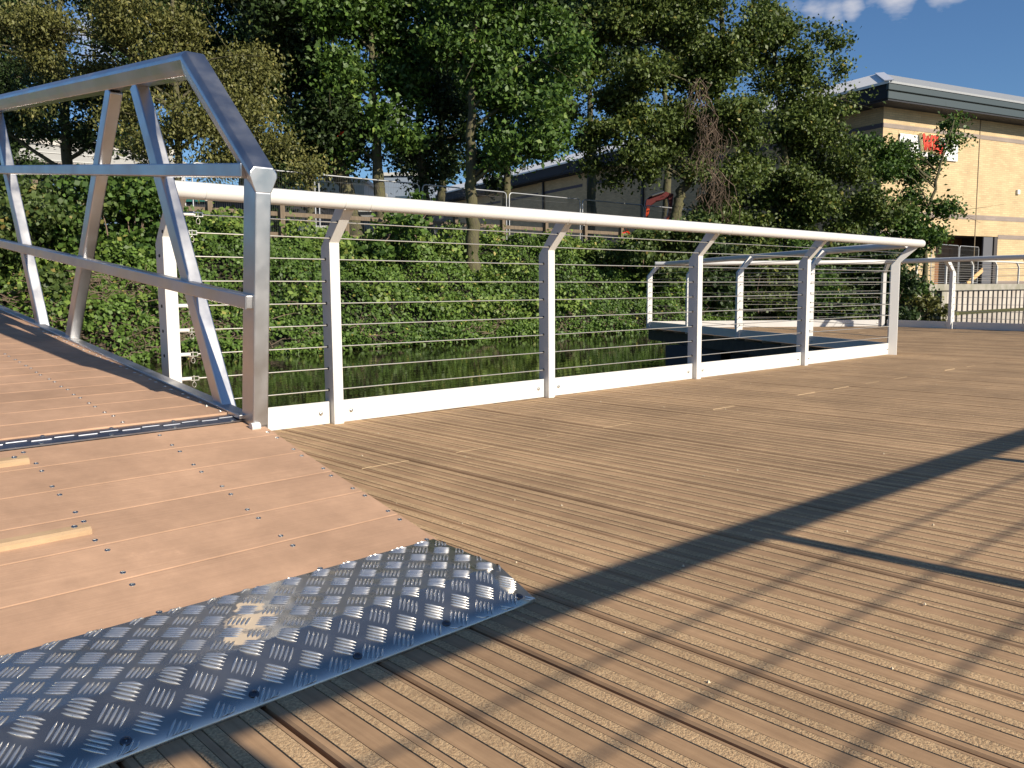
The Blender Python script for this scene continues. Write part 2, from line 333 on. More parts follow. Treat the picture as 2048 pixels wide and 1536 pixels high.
# substructure: dark joist layer, edge fascia and floats, hung on the deck outline
mb = MB()
outline = [(-1.9, YB), (C5[0] + .08, YB), (C3[0] + .08, C3[1]), (C2[0] + .05, C2[1] + .1), (8.45, 3.84), (-1.9, 3.84)]
mb.prism([(x, y) for x, y in outline], (0, 0, 0), (1, 0, 0), (0, 1, 0), (0, 0, 1), -.20, -.026)
sub = build('deck_frame', mb, mat('deck_frame_steel', (.06, .055, .05), .7, var=.3), deck)
mb = MB()
for i in range(9):
    x = 9.0 + i * .42 ; y = 3.84 + (x - 8.45) * (C2[1] - 3.74) / (C2[0] - 8.51)
    if x > 11.5: break
    mb.box((x + .45, y - .25, -.75), (x + .80, y + .05, -.20))
for x in np.arange(1.6, 8.2, 1.5): mb.box((x, 3.1, -.75), (x + 1.2, 3.70, -.20))
for i in range(6): mb.box((C2[0] - 1 + i * .5, 7.2 - i * .3, -.75), (C2[0] - .6 + i * .5, 8.2 - i * .4, -.2))
build('float', mb, mat('float_plastic', (.045, .05, .055), .5), deck)
# grit crumbs and debris on the boards
mb = MB()
for i in range(110):
    a = rng.uniform(.25, 1.2); d_ = rng.uniform(1.4, 8); x, y = d_ * math.cos(a), d_ * math.sin(a)
    if y > 3.6 or (x < 1.28 and y > 1.1): continue
    s_ = rng.uniform(.0015, .0042); ang = rng.uniform(0, 3)
    c, s2 = math.cos(ang) * s_, math.sin(ang) * s_
    mb.add([(x + c, y + s2, .002), (x - s2, y + c, .002), (x - c, y - s2, .002), (x + s2, y - c, .002), (x, y, .002 + s_ * 1.3)], [(0, 1, 4), (1, 2, 4), (2, 3, 4), (3, 0, 4)])
o = build('stone_chippings', mb, mat('pale_chippings', (.62, .52, .36), .9)); tag(o, 'tiny pale stone chippings scattered over the ribbed decking', 'grit', kind='stuff')

# ------------------------------------------------------------------ white railings
POST_POLY = [(0, -.02), (0, .897), (.150, 1.052), (.088, 1.088), (-.085, .872), (-.085, -.02)]
WIRES = [(-.045, .171), (-.045, .279), (-.045, .387), (-.045, .494), (-.045, .602), (-.045, .710), (-.043, .818), (.006, .918), (.078, .990)]
RO, RZ = .172, 1.078
WR = .0030
def rail_profile(a, b_, seams, r=.036):
    a, b_ = np.array(a, float), np.array(b_, float); L = np.linalg.norm(b_ - a); d = (b_ - a) / L
    ts = [0, .004]; rr = [r - .004, r]
    for s_ in sorted(seams):
        if .02 < s_ < L - .02:
            ts += [s_ - .006, s_ - .0016, s_ - .0012, s_ + .0012, s_ + .0016, s_ + .006]; rr += [r, r, r - .0015, r - .0015, r, r]
    ts += [L - .004, L]; rr += [r, r - .004]
    return [a + d * q for q in ts], rr
def railing(name, A, B, posts, label, rot_w=None, startpost=None, corner=None, boards=True, group='white railings round the pontoon', rail_ext=(0, 0), tens=False, side=1, wire_end=True):
    """A,B base line (xy), deck side = right of A->B when side=1"""
    A, B = np.array(A, float), np.array(B, float); d = (B - A) / np.linalg.norm(B - A); L = np.linalg.norm(B - A)
    w = np.array([d[1], -d[0]]) * side
    d3 = np.array([d[0], d[1], 0]); w3 = np.array([w[0], w[1], 0]); z3 = np.array([0, 0, 1.]); A3 = np.array([A[0], A[1], 0])
    rt = root(name, (A[0], A[1], 0), label, 'railing', group)
    me = None; bolt_me = {}
    for s_ in posts:
        if me is None:
            mb = MB(); mb.prism(POST_POLY, (0, 0, 0), w3, z3, d3, -.0275, .0275)
            for (ww, zz) in WIRES:
                for sg in (-1, 1):
                    c = w3 * ww + z3 * zz + d3 * sg * .0275; mb.tube([c - d3 * .002 * sg, c + d3 * .0018 * sg], .0075, 10, mat=1)
            me = mb.mesh('post', [MT['white'], MT['rubber']])
        o = bpy.data.objects.new('post', me); COL.objects.link(o)
        o.parent = rt; o.location = tuple(d3 * s_)
        bv = o.modifiers.new('bevel', 'BEVEL'); bv.width = .005; bv.segments = 2; bv.limit_method = 'ANGLE'
    # handrail
    seams = [s_ + q for s_ in posts for q in (-.055, .085)]
    a = A3 + w3 * RO + z3 * RZ + d3 * rail_ext[0]; b_ = A3 + w3 * RO + z3 * RZ + d3 * (L + rail_ext[1])
    mb = MB(); pts, rr = rail_profile(a, b_, [q - rail_ext[0] for q in seams]); mb.tube(pts, rr, 28)
    for s_ in posts:
        for q in (-.045, .095): mb.dome(A3 + w3 * (RO + .004) + z3 * (RZ - .0355) + d3 * (s_ + q), (0, 0, -1), .006, .004, 8)
    build('handrail', mb, MT['white'], rt)
    # wires
    p0, p1 = posts[0], posts[-1]
    for (ww, zz) in WIRES:
        mb = MB(); st_ = p0 + (.13 if tens else 0)
        pts = [A3 + w3 * ww + z3 * (zz - .003 * math.sin(math.pi * q)) + d3 * (st_ + (p1 - st_) * q) for q in np.linspace(0, 1, 5)]
        mb.tube(pts, WR, 6); build('wire', mb, MT['steel'], rt)
        if tens:
            mb = MB(); c = A3 + w3 * ww + z3 * zz
            mb.tube([c + d3 * (p0 + .027), c + d3 * (p0 + .085)], .0085, 12)
            mb.beam(c + d3 * (p0 + .08) + z3 * .008, c + d3 * (p0 + .118) + z3 * .008, w3, .012, .003, 1); mb.beam(c + d3 * (p0 + .08) - z3 * .008, c + d3 * (p0 + .118) - z3 * .008, w3, .012, .003, 1)
            mb.tube([c + d3 * (p0 + .098) + z3 * .014, c + d3 * (p0 + .098) - z3 * .016], .003, 8, mat=1)
            mb.beam(c + d3 * (p0 + .118) + z3 * .009, c + d3 * (p0 + .118) - z3 * .009, w3, .010, .003, 1); mb.tube([c + d3 * (p0 + .118), c + d3 * (p0 + .15)], .0035, 8, mat=1)
            rg = [c + d3 * (p0 + .098) + z3 * (-.028) + .012 * (d3 * math.cos(q) * .7 + z3 * math.sin(q)) for q in np.linspace(0, 2 * math.pi, 12)]
            mb.tube(rg, .0012, 5, mat=1); build('tensioner', mb, [MT['white'], MT['steel']], rt)
    # toe boards between posts
    if boards:
        st = list(posts)
        if posts[0] > .3: st = [0 - .03] + st
        if posts[-1] < L - .3: st = st + [L + .0]
        for i in range(len(st) - 1):
            g0, g1 = st[i] + .040, st[i + 1] - .034
            mb = MB(); mb.prism([(-.034, .002), (-.034, .114), (-.046, .114), (-.046, .002)], A3, w3, z3, d3, g0, g1)
            tb = build('toe_board', mb, MT['white'], rt, bevel=.0015)
            for q in (g0 + .05, g1 - .05):
                mb = MB(); c = A3 + d3 * q + z3 * .058 + w3 * (-.034); mb.dome(c, w3, .0105, .006, 14, socket=True)
                c2 = A3 + d3 * q + z3 * .058 + w3 * (-.046); mb.dome(c2, -w3, .0105, .006, 14); mb.tube([c2, c], .004, 6, mat=0)
                build('bolt', mb, MT['bolt'], tb)
    return rt
def corner_post(rt, c, wdir, scale=1.0, width=.0275):
    w3 = np.array([wdir[0], wdir[1], 0]); w3 /= np.linalg.norm(w3); d3 = np.array([-w3[1], w3[0], 0])
    poly = [(a * scale if a > 0 else a, z) for a, z in POST_POLY]
    mb = MB(); mb.prism(poly, (c[0], c[1], 0), w3, (0, 0, 1), d3, -width, width)
    o = build('post', mb, MT['white'], rt, bevel=.005, seg=2)
    return o
# near railing
x0 = 1.43
r1 = railing('railing', (x0, 3.74), (8.51, 3.74), [0.0, 2.235 - x0, 3.737 - x0, 5.262 - x0, 6.812 - x0], 'long white wire railing facing the camera, beside the aluminium gangway', rail_ext=(-.06, .12), tens=True)
for (ww, zz) in WIRES:
    mb = MB(); mb.tube([(6.812, 3.74 - ww, zz), (8.51, 3.74 - ww * .8, zz)], WR, 6); build('wire', mb, MT['steel'], r1)
d2 = (C2 - F1B) / np.linalg.norm(C2 - F1B); w2 = np.array([d2[1], -d2[0]]); wm = np.array([0, -1]) + w2; wm /= np.linalg.norm(wm)
corner_post(r1, (8.51, 3.72), wm, 1.12, .030)
mb = MB(); mb.prism([(-.034, .002), (-.034, .114), (-.046, .114), (-.046, .002)], (0, 3.74, 0), (0, -1, 0), (0, 0, 1), (1, 0, 0), 6.852, 8.47)
# side railing running away over the water
L2 = np.linalg.norm(C2 - F1B)
def along(a, b_, q): return float((np.array(q) - a) @ ((b_ - a) / np.linalg.norm(b_ - a)))
r2 = railing('railing', F1B, C2, [along(F1B, C2, (9.09, 5.1)), along(F1B, C2, (9.97, 6.54)), along(F1B, C2, (10.75, 7.94)), L2 - .02],
             'white railing seen from its shaded water side, running back from the near corner post', rail_ext=(.10, .05))
for (ww, zz) in WIRES:
    mb = MB(); a = np.array([*F1B, zz]) + np.array([*w2, 0]) * ww; b_ = a + np.array([*d2, 0]) * along(F1B, C2, (9.09, 5.1)); mb.tube([a, b_], WR, 6); build('wire', mb, MT['steel'], r2)
L3 = np.linalg.norm(C3 - C2)
r3 = railing('railing', C2, C3, [along(C2, C3, (12.78, 8.3)), along(C2, C3, (13.55, 7.5)), L3 - .03], 'sunlit white railing along the far end of the pontoon, in front of the dark bushes', rail_ext=(.03, -.10))
L4 = np.linalg.norm(C5 - C3)
r4 = railing('railing', C3, C5, [along(C3, C5, (14.44, 5.40)), along(C3, C5, (14.05, 4.25)), along(C3, C5, (13.7, 2.9)), along(C3, C5, (13.4, 1.5)), L4], 'white railing at the right edge of the photo, in front of the quay', rail_ext=(.08, 0))
WR = .0040
rs = railing('railing', (12.8, -.985), (-1.9, -.985), [12.8 - q for q in (11.6, 10.05, 8.5, 6.95, 5.4, 3.855, 2.30, .75, -.80)], 'white railing behind the camera that throws its shadow across the deck', group='white railings round the pontoon')

# ------------------------------------------------------------------ access ramp
BX = np.array([0.99863, 0.05230, 0.0]); SL = .2
def RP(x, y0, h=0.0):
    """point on ramp surface: y0 is the y at x=0 of the cross line"""
    y = y0 + .0523 * x; z = .055 + SL * (y - 1.6 - .05 * x); nn = np.array([-.01, -SL, 1]) / math.sqrt(1 + SL * SL)
    return np.array([x, y, z]) + nn * h
XR, XL = 1.25, -.38
ramp = root('access_ramp', (.4, 1.3, 0), 'pinkish brown composite boarded ramp rising from the deck to the gangway hinge', 'ramp')
seams = [1.572, 1.751, 1.916, 2.074, 2.242, 2.406, 2.552]
mb = MB()
for i in range(6):
    a, b_ = seams[i] + .0010, seams[i + 1] - .0010; prf = [(a, -.022), (a, -.0008), (a + .0012, -.0002), (a + .0026, 0), (b_ - .006, 0), (b_ - .002, -.0004), (b_, -.0010), (b_, -.022)]
    xr = XR + random.uniform(-.002, .002)
    vs = [RP(XL, y, h) for y, h in prf] + [RP(xr, y, h) for y, h in prf]; n_ = len(prf)
    mb.add(vs, [(j, n_ + j, n_ + j + 1, j + 1) for j in range(n_ - 1)] + [list(range(n_)), [n_ + j for j in range(n_)][::-1]])
build('boards', mb, MT['comp'], ramp)
mb = MB()
vs = [RP(XL + .01, 1.58, -.0225), RP(XR - .03, 1.58, -.0225), RP(XR - .03, 2.59, -.0225), RP(XL + .01, 2.59, -.0225)]; vb = [(v[0], v[1], .004) for v in vs]
mb.add(vs + vb, [(0, 1, 2, 3), (0, 4, 5, 1), (1, 5, 6, 2), (2, 6, 7, 3), (3, 7, 4, 0)])
build('frame', mb, MT['dark'], ramp)
SP = []; nn = np.array([0, -SL, 1])
for xc, jit in ((.05, 0), (.565, 0), (.925, 0), (1.232, 0)):
    for i in range(6):
        for q in (seams[i] + .026, seams[i + 1] - .030):
            SP.append(RP(xc + random.uniform(-.005, .005), q, .0003))
scr = MB(); scr.dome((0, 0, 0), (0, 0, 1), .0062, .0016, 12, socket=True); SCM = scr.mesh('screw', [MT['bolt']])
def screw(p, parent, world=True, tilt=0, me=None):
    o = bpy.data.objects.new('screw', me or SCM); COL.objects.link(o); o.parent = parent; rl = rloc(parent) if world else (0, 0, 0)
    o.location = tuple(np.array(p) - np.array(rl)); o.rotation_euler = (tilt, 0, 0)
for q in SP: screw(q, ramp, tilt=math.atan(SL))
for (ya, yb, xe) in ((1.975, 2.010, .565), (2.435, 2.472, .555)):
    mb = MB(); prf = [(ya, 0), (ya + .002, .010), (ya + .010, .014), (yb - .006, .014), (yb, .011), (yb, 0)]
    vs = [RP(XL + .02, y, h) for y, h in prf] + [RP(xe, y, h) for y, h in prf]; n_ = len(prf)
    mb.add(vs, [(j, n_ + j, n_ + j + 1, j + 1) for j in range(n_ - 1)] + [list(range(n_)), [n_ + j for j in range(n_)][::-1]])
    mb.dome(RP(xe - .03, (ya + yb) / 2 + .006, .0142), nn, .007, .002, 12, mat=1, socket=True)
    build('grip_batten', mb, [MT['batten'], MT['bolt']], ramp)
# five-bar tread plate, bent once
def PLP(x, s_, h=0):
    """plate: s along cross-slope from front edge (y at x=0 =1.204)"""
    bend = .127
    if s_ < bend: y, z = 1.212 + s_ * .93, .008 + s_ * .365; nrm = np.array([0, -.365, .93])
    else: y, z = 1.212 + bend * .93 + (s_ - bend) * .999, .008 + bend * .365 + (s_ - bend) * .04; nrm = np.array([0, -.04, .999])
    return np.array([x, y + .0523 * x, z]) + nrm * h
SM = .127 + .238
mb = MB()
svals = [0, .03, .06, .09, .112, .121, .127, .133, .142, .18, .22, .26, .30, SM]
nx = 24; XP = 1.225; xsv = np.linspace(XL, XP, nx + 1)
def rr_(x, s_):  # rounded right end at the bend only slightly
    return x
top = [[PLP(x, s_, 0) for x in xsv] for s_ in svals]
V_ = [p for r_ in top for p in r_]; o_ = len(V_)
V_ += [PLP(x, 0, 0) + np.array([0, .001, -.0078]) for x in xsv]
F_ = [(i * (nx + 1) + j, i * (nx + 1) + j + 1, (i + 1) * (nx + 1) + j + 1, (i + 1) * (nx + 1) + j) for i in range(len(svals) - 1) for j in range(nx)]
F_ += [(o_ + j, o_ + j + 1, j + 1, j) for j in range(nx)]
o2 = len(V_); V_ += [PLP(XP, s_, -.0075) for s_ in svals]
F_ += [(i * (nx + 1) + nx, o2 + i, o2 + i + 1, (i + 1) * (nx + 1) + nx) for i in range(len(svals) - 1)]
mb.add(V_, F_, 0, True)
# raised bars
cell = .0495; ang = math.radians(-42)
ux, uy = math.cos(ang), math.sin(ang)
org = np.array([1.193, 1.482 - .0523 * 1.193])
def bar(cx, cy, a, L, w, hgt):
    dx, dy = math.cos(a), math.sin(a); ex, ey = -dy, dx
    prof_ = [(-.5, 0), (-.32, .72), (-.12, .97), (.12, .97), (.32, .72), (.5, 0)]
    vs, ok, inside = [], True, []
    for t_, wd in prof_:
        for sd, hh in ((-1, 0), (-.72, .72), (0, 1), (.72, .72), (1, 0)):
            X = cx + dx * t_ * L + ex * sd * w / 2 * max(wd, .04); Y = cy + dy * t_ * L + ey * sd * w / 2 * max(wd, .04)
            s_ = (Y - 1.212) / .93 if Y < 1.212 + .127 * .93 else .127 + (Y - 1.212 - .127 * .93)
            inside.append(.001 < s_ < SM - .001 and XL < X < XP - .001); s_ = max(.0008, min(SM - .001, s_)); X = max(XL + .001, min(XP - .001, X))
            vs.append(PLP(X, s_, hgt * hh * (wd ** .6 if wd > 0 else 0) + .0001))
    if sum(inside) < 12: return
    fs = [(i * 5 + j, (i + 1) * 5 + j, (i + 1) * 5 + j + 1, i * 5 + j + 1) for i in range(5) for j in range(4)]
    mb.add(vs, fs, 1, True)
e1 = np.array([ux, uy]) * cell * 1.035; e2 = np.array([-uy, ux]) * cell
for i in range(-45, 20):
    for j in range(-20, 30):
        c = org + e1 * i + e2 * j
        if not (1.12 < c[1] < 1.65 and XL - .05 < c[0] < XR + .05): continue
        A_ = (i + j) % 2 == 0; a = ang if A_ else ang + math.pi / 2
        for k in range(-2, 3):
            if A_: q = c + np.array([-uy, ux]) * k * .0080
            else: q = c + np.array([ux, uy]) * k * .0082
            bar(q[0], q[1], a, .0385, .0046, .0027)
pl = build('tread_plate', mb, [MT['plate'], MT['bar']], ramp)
dks = mat('dark_countersunk_screw', (.17, .17, .18), .3, metal=1)
for x in (1.195, .992, .784, .583, .381, .18, -.02, -.22):
    mb = MB(); c = PLP(x, .022, .0012); mb.dome(c, (0, -.365, .93), .0085, .0022, 16, socket=True); build('screw', mb, dks, pl)
# piano hinge between ramp and gangway
mb = MB(); SG = .105
def HP(x, y0, h):   # hinge line coordinates around y0 = 2.535..2.60
    p = RP(x, y0, h) if y0 < 2.592 else RP(x, 2.592, h) + np.array([0, (y0 - 2.592), (y0 - 2.592) * SG]); return p
for ya, yb in ((2.553, 2.589), (2.595, 2.632)):
    vs = [HP(XL, ya, .0005), HP(XR - .01, ya, .0005), HP(XR - .01, yb, .0005), HP(XL, yb, .0005)]; vt = [v + np.array([0, -.0006, .004]) for v in vs]
    mb.add(vs + vt, [(4, 5, 6, 7), (0, 1, 5, 4), (2, 3, 7, 6), (1, 2, 6, 5), (3, 0, 4, 7)])
for i in range(26):
    xa = XL + i * .061 + (.0305 if False else 0); yy = 2.592 + (.0045 if i % 2 else -.0045)
    mb.tube([HP(xa, yy, .004), HP(xa + .052, yy, .004)], .0042, 8)
for i in range(9):
    for yy in (2.563, 2.624): mb.dome(HP(XL + .06 + i * .187 + (.02 if yy > 2.6 else 0), yy, .0047), nn, .007, .003, 10, mat=1)
build('hinge', mb, [MT['hinge'], MT['bolt']], ramp)

# ------------------------------------------------------------------ gangway (local frame: x across, y along, z square to its deck)
gang = root('gangway', (1.211, 2.546, .254), 'sloping aluminium truss footbridge with brown composite deck at left', 'footbridge', rot=(math.radians(6.0), 0, math.radians(.8)))
GL = 12.9; gang.scale = (1.035, 1.035, 1.035)
X3, Y3, Z3 = np.array([1., 0, 0]), np.array([0, 1., 0]), np.array([0, 0, 1.])
def truss(xc, sg):
    """xc inner face x, sg = +1 members extend to +x"""
    cxm = xc + sg * .025
    def part(nm, mb, bev=.004, mt=MT['alu']): return build(nm, mb, mt, gang, world=False, bevel=bev, seg=2)
    for y0_, nm in ((0.0, 'end_post'), (GL - .075, 'end_post')):
        mb = MB(); k1, k2 = (.686, .742) if y0_ == 0 else (.742, .686); mb.prism([(y0_, -.16), (y0_ + .078, -.16), (y0_ + .078, k2), (y0_, k1)], (0, 0, 0), (0, 1, 0), (0, 0, 1), (1, 0, 0), min(xc, xc + sg * .05), max(xc, xc + sg * .05)); part(nm, mb)
    # hand chord: bulb profile swept knee-apex-apex-knee
    prof2 = [(-.025, 0), (-.033, .018), (-.0435, .045), (-.043, .058), (-.030, .074), (.030, .074), (.043, .058), (.0435, .045), (.033, .018), (.025, 0)]
    path = [(0, .683), (.0, .683), (.500, 1.045), (GL - .5, 1.045), (GL, .683)]
    path = path[1:]
    rings = []
    for i, (y, z) in enumerate(path):
        a = np.array(path[max(i - 1, 0)]); b2 = np.array(path[min(i + 1, len(path) - 1)]); c = np.array((y, z))
        da = (c - a) / (np.linalg.norm(c - a) + 1e-9) if i > 0 else None; db = (b2 - c) / (np.linalg.norm(b2 - c) + 1e-9) if i < len(path) - 1 else None
        if da is None: nrm = np.array([0, 1.]); k_ = 1.0
        elif db is None: nrm = np.array([0, 1.]); k_ = 1.0
        else:
            tt = da + db; tt /= np.linalg.norm(tt); nrm = np.array([-tt[1], tt[0]]); k_ = 1 / max(.3, (nrm @ np.array([-da[1], da[0]])))
        rings.append([(cxm + px_, c[0] + nrm[0] * pz_ * k_, c[1] + nrm[1] * pz_ * k_) for px_, pz_ in prof2])
    n_ = len(prof2); mb = MB()
    mb.add([v for r_ in rings for v in r_], [(i * n_ + j, i * n_ + (j + 1) % n_, (i + 1) * n_ + (j + 1) % n_, (i + 1) * n_ + j) for i in range(len(rings) - 1) for j in range(n_)] + [list(range(n_))[::-1], [3 * n_ + j for j in range(n_)]])
    part('hand_chord', mb, .003)
    # mid and low rails on the inner face
    for hz, y0_, nm in ((.745, .052, 'mid_rail'), (.362, .012, 'low_rail')):
        mb = MB(); mb.box((min(xc - sg * .022, xc + sg * .020), y0_, hz - .021), (max(xc - sg * .022, xc + sg * .020), GL - y0_, hz + .021)); part(nm, mb, .004)
    # diagonals
    k = 0
    while True:
        o_ = k * 2.03
        if o_ + 2.0 > GL: break
        for a, b2 in (((.235, -.02), (.965, 1.05)), ((1.215, 1.05), (1.83, -.02))):
            mb = MB(); mb.beam((cxm, a[0] + o_, a[1]), (cxm, b2[0] + o_, b2[1]), X3, .048, .060); part('diagonal', mb, .005)
        k += 1
    mb = MB(); mb.box((min(xc, xc + sg * .05), .0, -.14), (max(xc, xc + sg * .05), GL, -.012)); part('bottom_chord', mb, .004)
    mb = MB(); mb.box((min(xc - sg * .016, xc + sg * .03), .06, -.006), (max(xc - sg * .016, xc + sg * .03), GL, .008)); part('edge_angle', mb, .002)
    # weld beads
    mb = MB()
    mb.tube([(xc - sg * .0225, .011, .342), (xc - sg * .0225, .011, .382)], .0035, 6)
    for q in (.0, ): pass
    part('weld', mb, 0)
truss(0.0, 1); truss(-1.59, -1)
mb = MB(); mb.tube([(-.012, -.006, -.016), (.016, -.006, -.016)], .013, 14); build('hinge_pin', mb, MT['white'], gang, world=False)
mb = MB(); y = .142; i = 0
while y < GL:
    w_ = .1435; prf = [(y + .001, -.02), (y + .001, -.0006), (y + .003, 0), (y + w_ - .004, 0), (y + w_ - .001, -.0008), (y + w_ - .001, -.02)]
    dz = random.uniform(-.0002, .0002)
    vs = [(-1.56, a - .056, h_ + dz) for a, h_ in prf] + [(-.012, a, h_ + dz) for a, h_ in prf]; n_ = 6
    mb.add(vs, [(j, n_ + j, n_ + j + 1, j + 1) for j in range(n_ - 1)] + [list(range(n_)), [n_ + j for j in range(n_)][::-1]]); y += .145
build('deck_boards', mb, MT['comp'], gang, world=False)
mb = MB(); mb.box((-1.56, .16, -.10), (-.015, GL, -.0215)); build('joists', mb, MT['dark'], gang, world=False)
y = .142
while y < 2.3:
    for xc in (-.03, -.33, -.66):
        for q in (.028, .115): screw((xc + random.uniform(-.004, .004), y + q + .036 * xc, .0003), gang, world=False)
    y += .145

# ------------------------------------------------------------------ land and bank
def hb(x, y):   # bank height
    yw = 15.25 + .25 * math.sin(x * .55) + .15 * math.sin(x * 1.7 + 1)
    t_ = (y - yw) / 3.4
    if t_ < 0: return -.5 + (y - yw) * .9
    b_ = -.42 + 2.27 * (1 - (1 - min(t_, 1)) ** 1.5)
    return b_ + .10 * math.sin(x * 1.3 + y * 2) * min(1, t_ * 3) * (1 if t_ < 1 else .3) + .06 * math.sin(x * 3.1 - y * 2.7)
mb = MB(); gx = np.arange(-14, 36.01, .4); gy = np.concatenate([np.arange(14.0, 19.6, .25), [20.5, 22]])
mb.add([(x, y, hb(x, y)) for y in gy for x in gx], [(i * len(gx) + j, i * len(gx) + j + 1, (i + 1) * len(gx) + j + 1, (i + 1) * len(gx) + j) for i in range(len(gy) - 1) for j in range(len(gx) - 1)], 0, True)
o = build('bank_terrain', mb, MT['soil']); tag(o, kind='structure')
mb = MB(); mb.add([(-300, 19.4, 1.72), (34.5, 19.4, 1.72), (34.5, 400, 1.72), (-300, 400, 1.72)], [(0, 1, 2, 3)])
mb.add([(34.5, 15.6, .72), (450, 15.6, .72), (450, 400, .72), (34.5, 400, .72)], [(0, 1, 2, 3)]); mb.add([(34.5, 15.6, .72), (34.5, 400, .72), (34.5, 400, 1.72), (34.5, 15.6, 1.72)], [(0, 1, 2, 3)])
mb.add([(-300, 15.2, -.6), (-13.8, 15.2, -.6), (-13.8, 19.5, 1.72), (-300, 19.5, 1.72)], [(0, 1, 2, 3)])
o = build('ground', mb, mat('ground_tarmac', (.11, .105, .095), .9, var=.25, vscale=.8)); tag(o, kind='structure')

# ------------------------------------------------------------------ foliage
def leaf_cards(C, L, wid, nrm_bias, seedv=None, droop=0.0, rg=rng):
    """C (n,3) centres; returns V,F"""
    n_ = len(C)
    nr = rg.normal(size=(n_, 3)) + np.array(nrm_bias); nr /= np.linalg.norm(nr, axis=1)[:, None]
    a = rg.normal(size=(n_, 3)); a[:, 2] -= droop; a -= nr * np.sum(a * nr, 1)[:, None]; a /= np.linalg.norm(a, axis=1)[:, None]
    b_ = np.cross(nr, a); Ls = (L * rg.uniform(.65, 1.25, n_))[:, None]; fold = nr * Ls * .12
    V = np.stack([C - a * Ls * .5, C + b_ * Ls * wid * .5 + fold - a * Ls * .08, C + a * Ls * .5, C - b_ * Ls * wid * .5 + fold - a * Ls * .08], 1).reshape(-1, 3)
    F = np.arange(n_ * 4).reshape(-1, 4)
    return V, F
SUNB = np.array([.1, -.9, .7]); DM = 6.0
AXR = R @ np.array([1., 0, 0]); AXR[2] = 0; AXR /= np.linalg.norm(AXR); AXF = np.array([-AXR[1], AXR[0], 0])
def blob_pts(ells, depth, dens, clump=.26, per=70, thick=.8, rg=rng, shell=.36):
    pts, cc = [], []
    for el in ells:
        px, py, rx, ry = el[:4]; dd = depth + (el[4] if len(el) > 4 else rg.uniform(-.6, .6)); C = P(px, py, dd)
        Rx, Rz = rx * dd / FP, ry * dd / FP; Rd = thick * min(Rx, Rz * 1.2) + .35
        nc = max(6, int(Rx * Rz * dens * DM)); clump_ = clump * .85
        nb_ = max(4, int(Rx * Rz * 2.6)); u = rg.normal(size=(nb_, 3)); u /= np.linalg.norm(u, axis=1)[:, None]; rad = rg.uniform(0, 1, nb_) ** shell
        big = C + (u[:, :1] * AXR * Rx + u[:, 1:2] * AXF * Rd + u[:, 2:] * np.array([0, 0, 1.]) * Rz) * rad[:, None]
        w_ = rg.normal(size=(nc, 3)); w_ /= np.linalg.norm(w_, axis=1)[:, None]; br_ = min(.75, .55 * min(Rx, Rz) + .1)
        cen = big[rg.integers(0, nb_, nc)] + w_ * (rg.uniform(0, 1, nc) ** .45)[:, None] * np.array([br_, br_, br_ * .7])
        cc.append(cen)
        for c in cen:
            k_ = int(per * rg.uniform(.5, 1.4)); sg = clump * rg.uniform(.6, 1.3)
            pts.append(c + rg.normal(size=(k_, 3)) * np.array([sg, sg, sg * .62]))
    return np.concatenate(pts), np.concatenate(cc)
def tree(name, label, cat, depth, trunk, ells, kind, r0=.16, L=.11, dens=9, per=75, clump=.26, droop=.3, base_z=None, limbs=12, group='trees on the canal bank', twigs=0, wid=.62, thick=.8, dead=None):
    pts, cen = blob_pts(ells, depth, dens, clump, per, thick)
    pts = pts[pts[:, 2] > hb(10, 18) - 1.6]
    tp = [P(x, y, depth + (q[0] if q else 0)) for x, y, *q in trunk]
    b0 = tp[0]; rt = root(name, tuple(b0), label, cat, group)
    mb = MB(); npt = len(tp); rad = [r0 * (1 - .72 * i / (npt - 1)) * (1.25 if i == 0 else 1) for i in range(npt)]
    # refine trunk
    fine, fr_ = [], []
    for i in range(npt - 1):
        for q in np.linspace(0, 1, 6, endpoint=False): fine.append(tp[i] * (1 - q) + tp[i + 1] * q + rng.normal(size=3) * .02); fr_.append((rad[i] * (1 - q) + rad[i + 1] * q) * rng.uniform(.93, 1.07))
    fine.append(tp[-1]); fr_.append(rad[-1]); mb.tube(fine, fr_, 10)
    sel = cen[rng.permutation(len(cen))[:limbs]]
    for c in sel:
        # branch leaves the trunk below the clump
        k_ = min(range(len(fine)), key=lambda i: abs(fine[i][2] - (c[2] - .45 * np.linalg.norm((c - fine[i])[:2]))) + .15 * np.linalg.norm(c - fine[i]))
        a = fine[k_]; m_ = (a + c) / 2 + np.array([0, 0, .12 * np.linalg.norm(c - a)]); r_ = min(fr_[k_] * .5, .07)
        mb.tube([a, a * .5 + m_ * .5 + rng.normal(size=3) * .04, m_, c * .5 + m_ * .5 + rng.normal(size=3) * .05, c], [r_, r_ * .8, r_ * .6, r_ * .4, r_ * .18], 6)
        for _ in range(2):
            e_ = c + rng.normal(size=3) * .5; mb.tube([m_ * .4 + c * .6, e_], [r_ * .35, r_ * .1], 4)
    build('trunk', mb, MT['bark'], rt)
    V, F = leaf_cards(pts, L * 1.22, wid, SUNB * .55, droop=droop)
    me = npmesh('crown', V, F, [LF[kind]], rng.beta(1.6, 1.6, len(F)), tuple(b0)); o = bpy.data.objects.new('crown', me); COL.objects.link(o); o.parent = rt
    if dead:
        mb = MB()
        for (px, py, sx, sy, cnt) in dead:
            for _ in range(cnt):
                a = P(px + rng.normal() * sx, py - sy + rng.uniform(0, sy * .8), depth - 1.5 + rng.normal() * .3); q = [a]
                for k_ in range(5): q.append(q[-1] + np.array([rng.normal() * .12, rng.normal() * .12, -rng.uniform(.08, .28)]))
                mb.tube(q, [.010, .009, .008, .007, .006, .004], 3, cap=False)
        build('dead_ivy', mb, MT['twig'], rt)
    return rt
